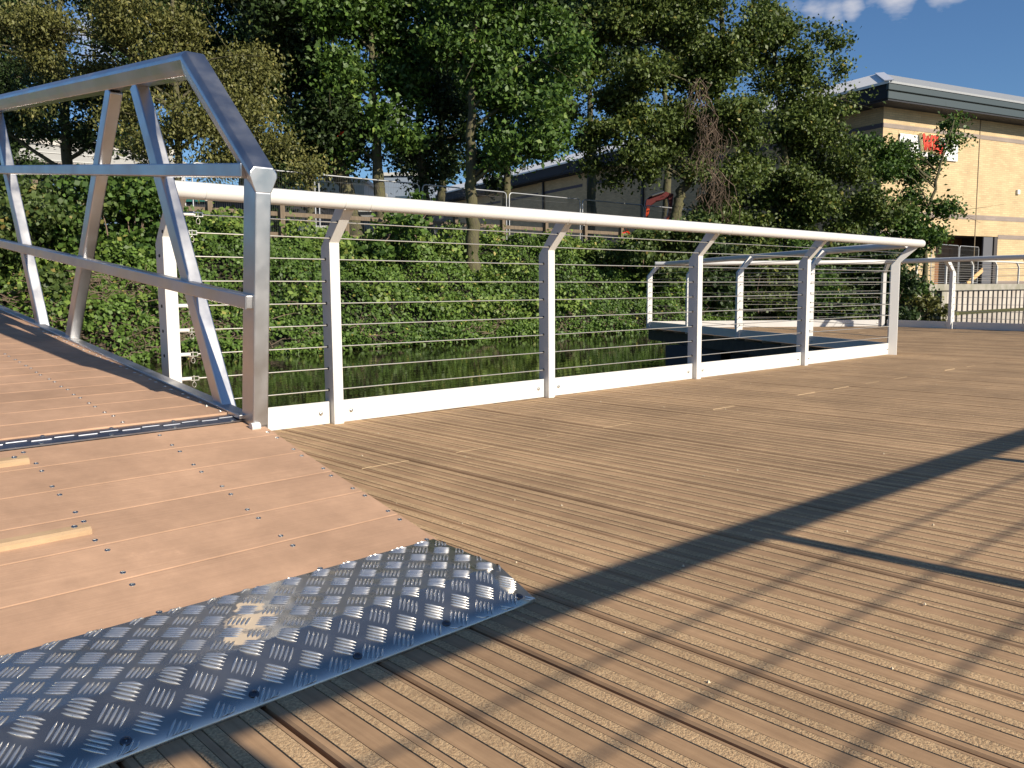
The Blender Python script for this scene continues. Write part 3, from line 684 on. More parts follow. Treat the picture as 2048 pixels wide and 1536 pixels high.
tree('oak_tree', 'dark small leaved tree with sky gaps at the far left edge', 'tree', 27,
     [(137, 480), (136, 400), (134, 320), (128, 200), (120, 60), (115, -120)], [(70, 170, 120, 70), (60, 250, 70, 45), (150, 270, 85, 45), (20, 60, 110, 110), (180, 200, 80, 60), (60, -80, 200, 100), (215, 250, 45, 40), (-60, 180, 70, 90)], 'dark', r0=.22, L=.10, dens=6.5, per=60, limbs=26)
tree('birch_tree', 'olive brown weeping birch hanging over the gangway handrail', 'tree', 22,
     [(355, 490), (356, 400), (357, 320), (353, 200), (347, 60), (340, -120)],
     [(60, 50, 95, 55), (180, 40, 110, 70), (120, 130, 90, 45), (225, 230, 45, 38), (60, 215, 40, 12), (330, 90, 110, 90), (440, 110, 80, 90), (470, 210, 60, 70), (400, 250, 70, 70), (320, 300, 45, 60), (510, 250, 40, 50), (575, 300, 45, 28), (590, 345, 38, 26), (455, 320, 40, 40), (350, -80, 230, 90), (290, 180, 60, 60)],
     'olive', r0=.13, L=.085, dens=12, per=70, droop=1.4, limbs=30, wid=.5)
tree('leaning_tree', 'dark tree with a bent mossy trunk leaning left behind the handrail', 'tree', 24.5,
     [(718, 480), (700, 420), (688, 360), (672, 310), (645, 270), (610, 235), (560, 180), (540, 60)], [(600, 60, 90, 100), (590, 190, 70, 90), (650, 140, 60, 80), (560, 120, 60, 120), (600, -90, 140, 90), (540, 300, 28, 90), (575, 330, 40, 60), (640, 330, 45, 40), (555, 440, 25, 40), (700, 290, 50, 50), (660, 240, 60, 50), (620, 270, 50, 50)], 'dark', r0=.26, L=.11, dens=11, per=70, limbs=14)
tree('alder_tree', 'green alder with a pale yellow mossy trunk, second trunk left of the thick one', 'tree', 24,
     [(770, 480), (762, 420), (756, 360), (752, 290), (748, 220), (742, 100), (735, -60)], [(700, 60, 75, 75), (780, 50, 85, 85), (760, 150, 85, 60), (680, 140, 50, 50), (840, 130, 60, 60), (700, -70, 130, 80), (690, 225, 45, 35), (800, 215, 45, 35), (795, 280, 32, 40), (730, 260, 40, 30), (700, 310, 28, 28)], 'green', r0=.20, L=.125, dens=11, per=62, limbs=16)
tree('alder_tree', 'shaded slender alder between the mossy trunk and the thick brown trunk', 'tree', 26,
     [(858, 480), (850, 400), (843, 320), (838, 250), (832, 100), (830, -60)], [(860, 60, 80, 90), (880, 180, 50, 60), (900, 280, 60, 60), (820, 290, 45, 45), (870, 345, 45, 22), (860, -80, 100, 80), (640, 400, 18, 25)], 'dark', r0=.17, L=.11, dens=10, per=62, limbs=16)
tree('alder_tree', 'tall alder with a thick brown trunk rooted in the ivy bank', 'tree', 22.6,
     [(948, 575), (944, 520), (944, 440), (941, 340), (943, 240), (948, 100), (955, -60)], [(960, 70, 90, 80), (1060, 70, 75, 75), (1050, 170, 80, 60), (1080, 240, 62, 50), (1075, 310, 55, 38), (1000, 245, 50, 45), (980, 160, 50, 45), (1120, 130, 40, 50), (1000, -80, 150, 90), (1020, 300, 40, 28)], 'green', r0=.21, L=.125, dens=11, per=62, limbs=18)
tree('sycamore_tree', 'spreading tree with forked pale trunk and dead brown ivy hanging in it', 'tree', 29,
     [(1345, 470), (1352, 430), (1362, 385), (1392, 335), (1425, 280), (1440, 160), (1445, 20), (1440, -100)],
     [(1200, 60, 75, 75), (1190, 170, 60, 70), (1290, 60, 80, 80), (1270, 180, 70, 60), (1250, 270, 85, 50), (1300, 335, 55, 30), (1370, 100, 80, 90), (1350, 220, 60, 60), (1440, 60, 80, 80), (1250, -70, 140, 70), (1420, -60, 110, 70), (1390, 330, 45, 35), (1180, 290, 40, 30), (1150, 230, 45, 40), (1175, 330, 30, 16), (1240, 190, 50, 50), (1320, 40, 60, 60), (1460, 150, 50, 60), (1490, 250, 60, 70), (1480, 350, 60, 50), (1330, 280, 55, 45), (1420, 230, 50, 60), (1440, 400, 45, 50), (1240, 350, 30, 20)],
     'mid', r0=.20, L=.12, dens=10, per=60, limbs=26, dead=[(1425, 330, 18, 110, 60), (1432, 420, 16, 90, 45), (1400, 240, 12, 90, 30)])
tree('ash_tree', 'bushy tree with loose branch tips against the sky, left of the brick building', 'tree', 32,
     [(1590, 560), (1585, 450), (1570, 330), (1560, 200), (1540, 60)],
     [(1520, 90, 55, 80), (1570, 150, 55, 55), (1600, 215, 60, 45), (1650, 165, 24, 14), (1672, 80, 16, 22), (1640, 75, 26, 12), (1688, 135, 14, 14), (1610, 110, 30, 22), (1560, 290, 80, 70), (1640, 290, 60, 55), (1560, 400, 80, 60), (1650, 390, 70, 60), (1530, 20, 30, 40), (1700, 330, 40, 50), (1705, 225, 12, 30), (1500, 430, 50, 40), (1640, 455, 80, 40), (1480, 480, 60, 30), (1560, 480, 70, 30), (1720, 420, 50, 50), (1590, 340, 60, 50)],
     'mid', r0=.20, L=.125, dens=10, per=60, limbs=34)
tree('willow_tree', 'small dark leaved willow standing in front of the brick wall sign', 'tree', 34,
     [(1850, 610), (1850, 520), (1855, 430), (1880, 330), (1908, 240)],
     [(1745, 330, 45, 70), (1790, 300, 28, 45), (1760, 440, 60, 60), (1835, 350, 40, 35), (1893, 290, 20, 24), (1906, 248, 8, 14), (1862, 400, 42, 36), (1840, 460, 52, 32), (1720, 500, 50, 40), (1795, 520, 50, 50), (1830, 590, 24, 35)],
     'green', r0=.10, L=.13, dens=9, per=50, limbs=34, clump=.24)
# backdrop trees further off
for i, (px, rx, py, lab) in enumerate(((-40, 120, 330, 'far dark tree behind the left end of the gangway truss'), (300, 110, 200, 'far dark tree filling the gap behind the birch'), (480, 120, 160, 'far dark tree left of the bent trunk'), (620, 110, 130, 'far dark tree behind the bent trunk'),
                               (880, 110, 150, 'far dark tree behind the slender alder'), (1010, 100, 170, 'far dark tree behind the thick brown trunk'), (1180, 90, 100, 'far dark tree left of the pale roof edge'), (1330, 110, 90, 'far dark tree behind the forked trunk'))):
    tree('background_tree', lab, 'tree', 38 + (i % 3) * 2, [(px, 500), (px + 5, 350), (px, 200), (px - 5, 50)],
         [(px, py, rx, 90), (px - rx * .5, py - 90, rx * .8, 90), (px + rx * .5, py - 120, rx * .8, 90), (px, -60, rx * 1.3, 100)] + ([(px, 325, rx * .9, 42)] if 560 < px < 1100 else []) + ([(px, 300, rx * .6, 40)] if px in (480,) else []),
         'dark', r0=.22, L=.19, dens=3.2, per=60, clump=.42, limbs=10, group='dark trees behind the bank trees')
# shrubs
def shrub(name, label, depth, ells, kind, L=.10, dens=16, per=60, clump=.16, group='shrubs on the canal bank'):
    pts, cen = blob_pts(ells, depth, dens, clump, per, 1.0)
    c0 = P(ells[0][0], ells[0][1] + ells[0][3], depth); rt = root(name, tuple(c0), label, 'shrub', group)
    mb = MB()
    for c in cen[rng.permutation(len(cen))[:14]]:
        b_ = np.array([c0[0] * .5 + c[0] * .5, c0[1] * .5 + c[1] * .5, c0[2] - .1]); mb.tube([b_, (b_ + c) / 2 + rng.normal(size=3) * .06, c], [.022, .014, .006], 5)
    build('stems', mb, MT['twig'], rt)
    V, F = leaf_cards(pts, L, .8, SUNB * .5, droop=.2); me = npmesh('leaves', V, F, [LF[kind]], rng.beta(1.5, 1.5, len(F)), tuple(c0)); o = bpy.data.objects.new('leaves', me); COL.objects.link(o); o.parent = rt
    return rt
shrub('elder_bush', 'dense dark green bush behind the two left truss diagonals', 15.6, [(70, 430, 100, 75), (10, 420, 60, 60), (150, 410, 60, 55), (60, 500, 110, 60), (10, 560, 70, 60), (110, 560, 70, 50)], 'bush', L=.10)
shrub('hazel_bush', 'broad leaved bush between the second and third truss diagonals', 16.6, [(250, 450, 75, 70), (220, 400, 60, 50), (310, 490, 60, 60), (180, 480, 50, 60), (290, 410, 40, 35), (340, 450, 30, 40)], 'green', L=.12)
shrub('young_sapling', 'young dark leaved sapling in front of the mesh fence', 20.5, [(820, 430, 35, 28), (800, 470, 45, 30), (850, 460, 30, 25), (740, 520, 40, 25), (790, 505, 60, 20)], 'green', L=.15, dens=10, per=32)
shrub('laurel_bush', 'shaded bush behind the middle of the long handrail', 25, [(1290, 495, 45, 35), (1350, 490, 60, 40), (1240, 505, 40, 30), (1400, 470, 40, 35), (1300, 540, 60, 30), (1380, 450, 25, 22)], 'bush', L=.12)
for i, (px, lab) in enumerate(((1345, 'rounded bush behind the left end of the far railing'), (1425, 'dark bush behind the far railing, right of its left corner'), (1510, 'brownish green bush behind the middle of the far railing'), (1600, 'mixed green bush behind the paired far posts'), (1690, 'dense bush behind the right half of the far railing'), (1765, 'dark bush behind the near corner post'))):
    shrub('bank_bush', lab, 27 + i * .5, [(px, 560, 60, 60), (px - 30, 600, 50, 45), (px + 30, 610, 50, 40), (px, 515, 48, 34)], ('bush', 'dark', 'mid', 'green', 'bush', 'dark')[i], L=.13, dens=11, per=48, clump=.2)
shrub('waterside_bush', 'low leafy bush at the water edge under the left end of the quay', 33, [(1850, 610, 22, 14), (1830, 625, 30, 10), (1870, 620, 22, 12)], 'olive', L=.14, dens=30, per=20, clump=.15)
# ivy carpet on the bank: nobody could count it
n_ = 210000
X_ = rng.uniform(-6, 31, n_); tt = rng.uniform(-.02, 1.15, n_); Y_ = 15.25 + tt * 3.3 + .25 * np.sin(X_ * .55)
def bumps(x, y): return .30 * np.sin(x * 1.9 + 1.3 * np.sin(y * 1.1)) * np.sin(y * 2.3 + x * .7) + .17 * np.sin(x * 4.1 + y) * np.sin(y * 3.9 - x * 1.3) + .08 * np.sin(x * 9 + y * 5)
Z_ = np.array([hb(a, b_) for a, b_ in zip(X_, Y_)]) + np.maximum(0, .10 + bumps(X_, Y_)) * np.clip(tt * 4 + .4, .2, 1) * rng.uniform(.5, 1.1, n_) ** .6 + .02
Z_ = np.maximum(Z_, -.46); ed_ = np.arange(n_) < 38000
Y_ = np.where(ed_, 15.18 + .25 * np.sin(X_ * .55) + rng.uniform(-.16, .30, n_), Y_); Z_ = np.where(ed_, -.49 + rng.uniform(0, .34, n_) * (.6 + .4 * np.sin(X_ * 2.3)), Z_)
C_ = np.stack([X_, Y_ - np.maximum(0, bumps(X_, Y_)) * .4 - rng.uniform(0, .12, n_), Z_], 1)
V, F = leaf_cards(C_, .078, .85, SUNB * 1.1, droop=.3)
vv = np.clip(rng.beta(1.6, 1.6, n_) * .75 + .22 * (.5 + .5 * np.sin(X_ * .8 + Y_)) , 0, .93); vv[rng.uniform(size=n_) < .01] = 1
me = npmesh('ivy', V, F, [LF['ivy']], vv); o = bpy.data.objects.new('ivy', me); COL.objects.link(o); tag(o, 'bright green ivy carpet covering the sloping canal bank', 'ivy', kind='stuff')
# loose weeds standing out of the ivy
cw_ = np.stack([rng.uniform(-5, 30, 150), rng.uniform(15.4, 18.9, 150)], 1); C2_ = []
for x, y in cw_:
    k_ = int(rng.uniform(60, 170)); q = rng.normal(size=(k_, 3)) * np.array([.22, .18, .13]) + np.array([x, y, hb(x, y) + .36]); C2_.append(q)
C2_ = np.concatenate(C2_); V, F = leaf_cards(C2_, .12, .7, SUNB * .9, droop=.3)
me = npmesh('weeds', V, F, [leafmat('leaf_weed', (.05, .09, .018), (.19, .27, .05), (.36, .30, .10))], rng.beta(1.5, 1.5, len(F))); o = bpy.data.objects.new('weeds', me); COL.objects.link(o); tag(o, 'loose yellowish green weeds standing out of the ivy on the bank', 'weeds', kind='stuff')
# floating leaves on the canal
n_ = 500; xx = rng.uniform(1, 30, n_); yy = 15.1 - rng.exponential(1.0, n_); V, F = leaf_cards(np.stack([xx, yy, np.full(n_, -.494)], 1), .05, .6, (0, 0, 60)); V[:, 2] = -.4945
me = npmesh('floating_leaves', V, F, [LF['olive']], rng.uniform(.2, 1, n_)); o = bpy.data.objects.new('floating_leaves', me); COL.objects.link(o); tag(o, 'small leaves and scum floating on the canal near the bank', 'leaves', kind='stuff')
# dry brushwood along the waterline
mb = MB()
for _ in range(1500):
    nearb = rng.uniform() < .65; x = rng.normal(4.6, 1.3) if nearb else rng.uniform(0, 22); up = rng.uniform(0, 1) ** 1.6 if nearb else rng.uniform(0, .15); y = 15.1 + .25 * math.sin(x * .55) + rng.uniform(-.15, .2) + up * 1.2; z = hb(x, y) + rng.uniform(0, .3) + .12 * up
    q = [np.array([x, y, z])]
    for k_ in range(3): q.append(q[-1] + np.array([rng.normal() * .12, rng.normal() * .06, rng.normal() * .07]))
    mb.tube(q, [.009, .008, .006, .004], 3, cap=False)
o = build('brushwood', mb, MT['twig']); tag(o, 'dry brown brushwood tangled along the water line', 'brushwood', kind='stuff')

# ------------------------------------------------------------------ timber fence on the bank top
fx = [onY(px, 500, 18.9)[0] for px in (912, 1008, 1093, 1170)]; stp = (fx[3] - fx[0]) / 3
fxs = [fx[0] + stp * k_ for k_ in range(-9, 7)]
fence = root('timber_fence', (fxs[0], 18.9, 1.7), 'weathered brown post and rail fence along the top of the bank', 'fence')
for x in fxs:
    mb = MB(); mb.box((x - .06, 18.84, 1.5), (x + .06, 18.96, 2.86)); build('post', mb, MT['timber'], fence, bevel=.006)
for z in (1.93, 2.44):
    mb = MB(); mb.box((fxs[0] - .3, 18.96, z), (fxs[-1] + .3, 19.0, z + (.13 if z < 2 else .10))); build('rail', mb, MT['timber'], fence)
# mesh security panels
hx = [onY(px, 380, 20.4)[0] for px in (845, 1165)]; pw = (hx[1] - hx[0]) / 2
def heras(xa, lab, y=20.4, zb=1.72, w_=None, hh=1.98, tilt=0):
    w_ = w_ or pw - .12
    rt = root('mesh_panel', (xa, y, zb), lab, 'fence panel', 'steel mesh fence panels')
    mb = MB(); rc = .12
    p = [(xa, y, zb), (xa, y, zb + hh - rc)] + [(xa + rc - rc * math.cos(a), y, zb + hh - rc + rc * math.sin(a)) for a in (.5, 1.0, 1.57)] + [(xa + w_ - rc + rc * math.sin(a), y, zb + hh - rc + rc * math.cos(a)) for a in (0, .5, 1.0)] + [(xa + w_, y, zb + hh - rc), (xa + w_, y, zb)]
    mb.tube(p, .021, 8); mb.tube([(xa, y, zb + .12), (xa + w_, y, zb + .12)], .018, 6); build('frame', mb, MT['galv'], rt)
    mb = MB()
    for q in np.arange(.05, w_, .055): mb.tube([(xa + q, y, zb + .1), (xa + q, y, zb + hh)], .0022, 3, cap=False)
    for q in (.35, .75, 1.15, 1.55, 1.82): mb.tube([(xa, y, zb + q), (xa + w_, y, zb + q)], .003, 3, cap=False)
    build('mesh', mb, MT['galvwire'], rt)
labs = ['steel mesh panel at the far left, behind the gangway truss', 'steel mesh panel behind the gangway end post', 'steel mesh panel behind the bent dark trunk', 'steel mesh panel just left of the mossy trunk', 'steel mesh panel left of the thick brown trunk', 'steel mesh panel crossed by the thick brown trunk', 'steel mesh panel right of the thick brown trunk', 'steel mesh panel in front of the shaded building wall', 'steel mesh panel behind the red excavator arm', 'steel mesh panel under the forked tree']
for i in range(3, 10): heras(hx[0] + pw * (i - 5), labs[i] if i < 10 else '')

# ------------------------------------------------------------------ brick retail building
cw = P(1768, 213, 44); ub = np.array([.24, .97]); ub /= np.linalg.norm(ub)
rotz = math.atan2(ub[0], ub[1]) * -1   # local +y = along left wall, local +x = along front wall
bld = root('retail_building', (cw[0], cw[1], .7), 'large yellow brick retail shed with a dark green gutter and grey roof at the right', 'building', rot=(0, 0, rotz))
def brickmat(name, c1, c2, cm, sc=1.0):
    m = bpy.data.materials.new(name); m.use_nodes = True; t = m.node_tree; n = t.nodes.new; l = t.links.new; b = t.nodes['Principled BSDF']; b.inputs['Roughness'].default_value = .85
    tcn = n('ShaderNodeTexCoord'); sp = n('ShaderNodeSeparateXYZ'); cb = n('ShaderNodeCombineXYZ'); ad = n('ShaderNodeMath'); ad.operation = 'ADD'
    l(tcn.outputs['Object'], sp.inputs[0]); l(sp.outputs[0], ad.inputs[0]); l(sp.outputs[1], ad.inputs[1]); l(ad.outputs[0], cb.inputs[0]); l(sp.outputs[2], cb.inputs[1])
    br = n('ShaderNodeTexBrick'); br.inputs['Color1'].default_value = (*c1, 1); br.inputs['Color2'].default_value = (*c2, 1); br.inputs['Mortar'].default_value = (*cm, 1); br.inputs['Scale'].default_value = 1
    br.inputs['Brick Width'].default_value = .45; br.inputs['Row Height'].default_value = .11; br.inputs['Mortar Size'].default_value = .012; l(cb.outputs[0], br.inputs['Vector'])
    ns = n('ShaderNodeTexNoise'); ns.inputs['Scale'].default_value = .9; ns.inputs['Detail'].default_value = 6; l(cb.outputs[0], ns.inputs['Vector'])
    mr = n('ShaderNodeMapRange'); mr.inputs[1].default_value = .3; mr.inputs[2].default_value = .7; mr.inputs[3].default_value = .88; mr.inputs[4].default_value = 1.08; l(ns.outputs[0], mr.inputs[0])
    sc_ = n('ShaderNodeVectorMath'); sc_.operation = 'SCALE'; l(br.outputs[0], sc_.inputs[0]); l(mr.outputs[0], sc_.inputs['Scale']); l(sc_.outputs[0], b.inputs['Base Color'])
    return m
BR = brickmat('yellow_brick', (.60, .45, .245), (.51, .37, .20), (.40, .31, .19)); BG = brickmat('grey_brick_band', (.30, .24, .20), (.26, .21, .175), (.24, .2, .17))
zt = cw[2] - .7     # wall top in local z
def L(nm, boxes, m, bev=0, par=bld):
    mb = MB()
    for a, b_ in boxes: mb.box(a, b_)
    return build(nm, mb, m, par, world=False, bevel=bev)
cx_, sx_ = math.cos(rotz), math.sin(rotz)
def loc2(px, py, face):  # pixel -> local coords on the front wall plane (local y = 0) or left wall (x = 0)
    o_ = np.array([cw[0], cw[1]]); r = R @ np.array([px - 1024, -(py - 768), -FP]); ex = np.array([math.cos(rotz), math.sin(rotz)]); ey = np.array([-math.sin(rotz), math.cos(rotz)])
    nrm = ey if face == 'f' else ex; t_ = (o_ @ nrm) / (r[:2] @ nrm); p = np.array([0, 0, H]) + r * t_; q = p[:2] - o_
    return float(q @ ex), float(q @ ey), float(p[2] - .7)
xd0 = loc2(1870, 520, 'f')[0]; xd1 = loc2(1993, 520, 'f')[0]; zd = loc2(1950, 472, 'f')[2]
L('wall', [((0, 0, -.4), (xd0, .3, zt)), ((xd0, 0, zd), (xd1, .3, zt)), ((xd1, 0, -.4), (42, .3, zt))], BR)
L('wall', [((0, .3, -.4), (.3, 70, zt))], BR)
bands = [(247, 256), (394, 0), ]
b1z = loc2(1780, 247, 'f')[2]; b1y = loc2(1780, 256, 'f')[2]; b2z = loc2(2020, 434, 'f')[2]; b2y = loc2(2020, 443, 'f')[2]; b3z = loc2(2030, 471, 'f')[2]; b3y = loc2(2030, 479, 'f')[2]; b4z = loc2(2030, 562, 'f')[2]
for za, zb in ((b1y, b1z), (b2y, b2z), (b3y, b3z), (-.1, b4z)):
    if za < 1: 
        L('brick_band', [((xd1 + .01, -.02, za), (42, 0, zb))], BG); continue
    lo_ = 0
    if za < zd: L('brick_band', [((0, -.02, za), (xd0 - .01, 0, zb)), ((xd1 + .01, -.02, za), (42, 0, zb))], BG)
    else: L('brick_band', [((0, -.02, za), (42, 0, zb))], BG)
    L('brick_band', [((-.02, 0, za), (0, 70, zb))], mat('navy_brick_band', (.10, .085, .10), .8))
# roof: overhanging dark fascia, soffit, left slope whitened for sun sheen, grey front slope
oh = 1.15; f0, f1 = loc2(1788, 197, 'f')[2] - .55, loc2(1788, 165, 'f')[2] - .62
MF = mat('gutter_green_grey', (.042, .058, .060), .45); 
L('soffit', [((-oh + .05, -oh + .05, zt), (42, .5, zt + .08)), ((-oh + .05, .5, zt), (.5, 70, zt + .08))], mat('dark_soffit', (.02, .022, .028), .8))
fh = .82
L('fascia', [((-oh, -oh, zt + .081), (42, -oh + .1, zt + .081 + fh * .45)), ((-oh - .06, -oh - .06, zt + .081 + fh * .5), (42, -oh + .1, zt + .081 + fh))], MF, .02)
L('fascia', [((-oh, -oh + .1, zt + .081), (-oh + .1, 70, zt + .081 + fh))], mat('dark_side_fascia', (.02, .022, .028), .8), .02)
zr = zt + .081 + fh
rh, rw = 1.35, 3.0
mb = MB(); mb.add([(-oh - .1, -oh - .1, zr + .004), (42, -oh - .1, zr + .004), (42, -oh + rw, zr + rh), (-oh + rw, -oh + rw, zr + rh)], [(0, 1, 2, 3)]); mb.add([(-oh - .1, -oh - .1, zr - .1), (42, -oh - .1, zr - .1), (42, -oh - .1, zr + .004), (-oh - .1, -oh - .1, zr + .004)], [(0, 1, 2, 3)])
build('roof', mb, mat('grey_roof_sheet', (.30, .31, .31), .5, var=.1), bld, world=False)
mb = MB(); mb.add([(-oh - .1, -oh - .1, zr + .004), (-oh - .1, 70, zr + .004), (-oh + rw, 70, zr + rh), (-oh + rw, -oh + rw, zr + rh)], [(3, 2, 1, 0)]); mb.add([(-oh - .1, -oh - .1, zr - .12), (-oh - .1, 70, zr - .12), (-oh - .1, 70, zr + .004), (-oh - .1, -oh - .1, zr + .004)], [(0, 1, 2, 3)])
mb.add([(-oh + rw, -oh + rw, zr + rh), (42, -oh + rw, zr + rh), (42, 70, zr + rh), (-oh + rw, 70, zr + rh)], [(0, 1, 2, 3)])
build('roof', mb, mat('sun_sheen_roof_sheet', (.88, .86, .80), .45), bld, world=False)  # sun sheen of the left slope is painted into this near-white colour
mb = MB(); mb.beam((-oh - .1, -oh - .1, zr + .012), (-oh + rw, -oh + rw, zr + rh + .012), (1, -1, 0), .45, .04); build('hip_flashing', mb, mat('hip_flashing', (.45, .48, .55), .5), bld, world=False)
# downpipes on the shaded wall
for yy in (6, 13, 20, 27, 34, 41):
    L('downpipe', [((-.16, yy, -.2), (-.02, yy + .14, zt))], mat('dark_downpipe', (.03, .03, .035), .6))
for yy in (6, 13, 20, 27, 34, 41): L('pilaster', [((-.10, yy + .3, -.2), (-.003, yy + .9, zt))], BR)
# recess with timber doors
L('recess', [((xd0, 2.2, -.4), (xd1, 2.3, zd))], mat('orange_brown_boards', (.30, .14, .055), .7, var=.3, vscale=2, vstretch=(4, 4, .3)))
L('recess_side', [((xd1 - .001, .3, -.4), (xd1 + .1, 2.3, zd)), ((xd0 - .1, .3, -.4), (xd0, 2.3, zd)), ((xd0, .3, zd), (xd1, 2.3, zd + .1))], mat('recess_dark', (.06, .05, .045), .8))
L('shutter', [((xd1 - 1.2, .05, -.4), (xd1 - .35, .15, zd - .02))], mat('grey_shutter', (.10, .10, .11), .6), .01)
L('shutter', [((xd1 - .33, -.03, -.4), (xd1 - .02, .15, zd - .02))], mat('dark_shutter', (.055, .045, .04), .6), .01)
L('door', [((xd0 + 1.2, 2.0, -.4), (xd1 - 2.8, 2.19, 2.2))], mat('dark_door', (.03, .03, .035), .4), .01)
# expansion joint and alarm box
xj = loc2(1956, 330, 'f')[0]; L('movement_joint', [((xj, -.026, -.1), (xj + .05, -.001, zt))], mat('joint_sealant', (.20, .15, .09), .8))
a0 = loc2(2034, 384, 'f'); L('alarm_box', [((a0[0] - .11, -.12, a0[2] - .14), (a0[0] + .13, -.001, a0[2] + .12))], mat('white_plastic', (.75, .75, .72), .4), .01)
# shop sign
s0 = loc2(1797, 265, 'f'); s1 = loc2(1912, 320, 'f')
sg = L('sign_panel', [((s0[0], -.10, s1[2] - .1), (s1[0], -.021, s0[2] - .05))], mat('white_sign_panel', (.78, .78, .76), .4), .01)
SW, SH = s1[0] - s0[0], (s0[2] - .05) - (s1[2] - .1)
red = mat('red_letter', (.62, .055, .02), .4); yel = mat('cream_letter_edge', (.80, .66, .36), .4)
def stroke(mb, a, b_, w_, y0_, y1_):
    a, b_ = np.array(a), np.array(b_); d = (b_ - a) / np.linalg.norm(b_ - a); nn_ = np.array([-d[1], d[0]]) * w_ / 2; poly = []
    for c, base in ((b_, 0), (a, math.pi)):
        an = math.atan2(d[1], d[0]) + base
        for q in np.linspace(-math.pi / 2, math.pi / 2, 7): poly.append((c[0] + math.cos(an + q) * w_ / 2, c[1] + math.sin(an + q) * w_ / 2))
    mb.prism(poly, (0, 0, 0), (1, 0, 0), (0, 0, 1), (0, -1, 0), y0_, y1_)
def glyph(strokes, ox, oz, sc, w_):
    for wd, y0_, y1_, m_ in ((w_ * 1.35, .101, .30, yel), (w_, .301, .34, red)):
        mb = MB()
        for a, b_ in strokes: stroke(mb, (ox + a[0] * sc, oz + a[1] * sc), (ox + b_[0] * sc, oz + b_[1] * sc), wd, y0_, y1_)
        build('sign_letter', mb, m_, sg, world=False)
oz = s1[2] + .35; sc = SH * .60; ox = s0[0] + SW * .33
glyph([((0, 1), (.25, 0)), ((.25, 0), (.5, .85)), ((.5, .85), (.75, 0)), ((.75, 0), (.95, .95))], ox, oz, sc, .20)
glyph([((0, .95), (0, .9)), ((0, .6), (0, 0))], ox + sc * 1.28, oz, sc, .20)
glyph([((0, 1), (.05, 0))], ox + sc * 1.62, oz - .05, sc, .20)
glyph([((0, .9), (.05, 0)), ((.45, .6), (.08, .3)), ((.1, .32), (.5, -.05))], ox + sc * 1.95, oz - .12, sc, .20)

# ------------------------------------------------------------------ quay with sheet-pile wall
quay = root('quay_wall', (42, 15.1, -.5), 'pale concrete quay wall with dark vertical gaps and a capping beam over the water', 'quay wall')
conc = mat('quay_concrete', (.36, .33, .28), .85, col2=(.22, .21, .15), vscale=1.5); 
xa = onY(1833, 570, 15.0)[0]
mb = MB(); mb.box((xa, 14.9, .50), (95, 15.7, .78)); build('capping_beam', mb, conc, quay, bevel=.01)
mb = MB()
for i in range(130):
    x = xa + 3.2 + i * .62
    if x > 92: break
    mb.box((x, 15.02, -1.2), (x + .40, 15.22, .499))
build('concrete_panel', mb, mat('panel_pale', (.52, .47, .40), .8, col2=(.35, .30, .25), vscale=1.2), quay, bevel=.015)
mb = MB(); mb.box((xa + 3.2, 15.24, -1.2), (95, 15.5, .499)); build('back_wall', mb, mat('pile_dark', (.022, .018, .014), .8), quay)
mb = MB(); mb.box((xa + .1, 15.0, -1.2), (xa + .6, 15.5, .499)); mb.box((xa + 2.6, 15.0, -1.2), (xa + 3.19, 15.5, .499)); build('pier', mb, conc, quay)
mb = MB(); mb.add([(xa - 1.5, 15.3, -.6), (xa + 3.3, 15.3, -.6), (xa + 3.3, 17.5, .5), (xa - 1.5, 17.5, .6)], [(0, 1, 2, 3)]); build('stone_slope', mb, MT['soil'], quay)
mb = MB(); mb.add([(xa + .7, 15.05, .498), (xa + 1.9, 15.05, .498), (xa + 1.75, 15.0, -.1), (xa + 1.3, 15.4, .3)], [(0, 1, 2), (0, 2, 3)]); build('gusset', mb, conc, quay)
mb = MB(); mb.box((xa + 3.2, 14.99, -.52), (95, 15.019, -.42)); build('moss_line', mb, mat('wet_moss', (.05, .05, .015), .9), quay)
mb = MB(); mb.add([(xa - 4, 14.6, -.49), (xa - 2.6, 14.6, -.49), (xa - 2.9, 14.5, -.40), (xa - 3.6, 14.55, -.38)], [(0, 1, 2), (0, 2, 3)])
# quay railing in two runs
for (xs_, xe_, lab) in ((xa + .6, xa + 13.6, 'white wire railing on the left part of the quay edge'), (xa + 14.2, xa + 40, 'white wire railing on the right part of the quay edge')):
    rt = root('quay_railing', (xs_, 15.3, .78), lab, 'railing', 'white railings along the quay')
    me = None; q = xs_
    ws = np.array([-1., 0, 0])
    while q <= xe_:
        if me is None: mb = MB(); mb.prism([(0, 0), (0, .84), (.30, 1.06), (.24, 1.08), (-.09, .84), (-.09, 0)], (0, 0, 0), (-1, 0, 0), (0, 0, 1), (0, 1, 0), -.035, .035); me = mb.mesh('post', [MT['white']])
        o = bpy.data.objects.new('post', me); COL.objects.link(o); o.parent = rt; o.location = (q - xs_, 0, 0); q += 3.05
    mb = MB(); mb.tube([(xs_ - .3, 15.3, 1.86), (xe_ - .2, 15.3, 1.86)], .04, 10); build('handrail', mb, MT['white'], rt)
    mb = MB()
    for k_ in range(8): mb.tube([(xs_, 15.3, .93 + k_ * .105), (xe_, 15.3, .93 + k_ * .105)], .006, 4, cap=False)
    build('wires', mb, MT['steel'], rt)
mb = MB(); a, b_ = onY(1934, 568, 17.0), onY(1965, 540, 17.0); mb.beam(a, b_, (0, 1, 0), .05, .22); o = build('timber_prop', mb, mat('new_timber', (.62, .40, .18), .8)); tag(o, 'orange timber plank leaning behind the quay railing', 'plank')
def heras2(px0, px1, y, lab, zt_):
    a, b_ = onY(px0, 486, y), onY(px1, 486, y); heras(a[0], lab, y=y, zb=.75, w_=b_[0] - a[0], hh=zt_)
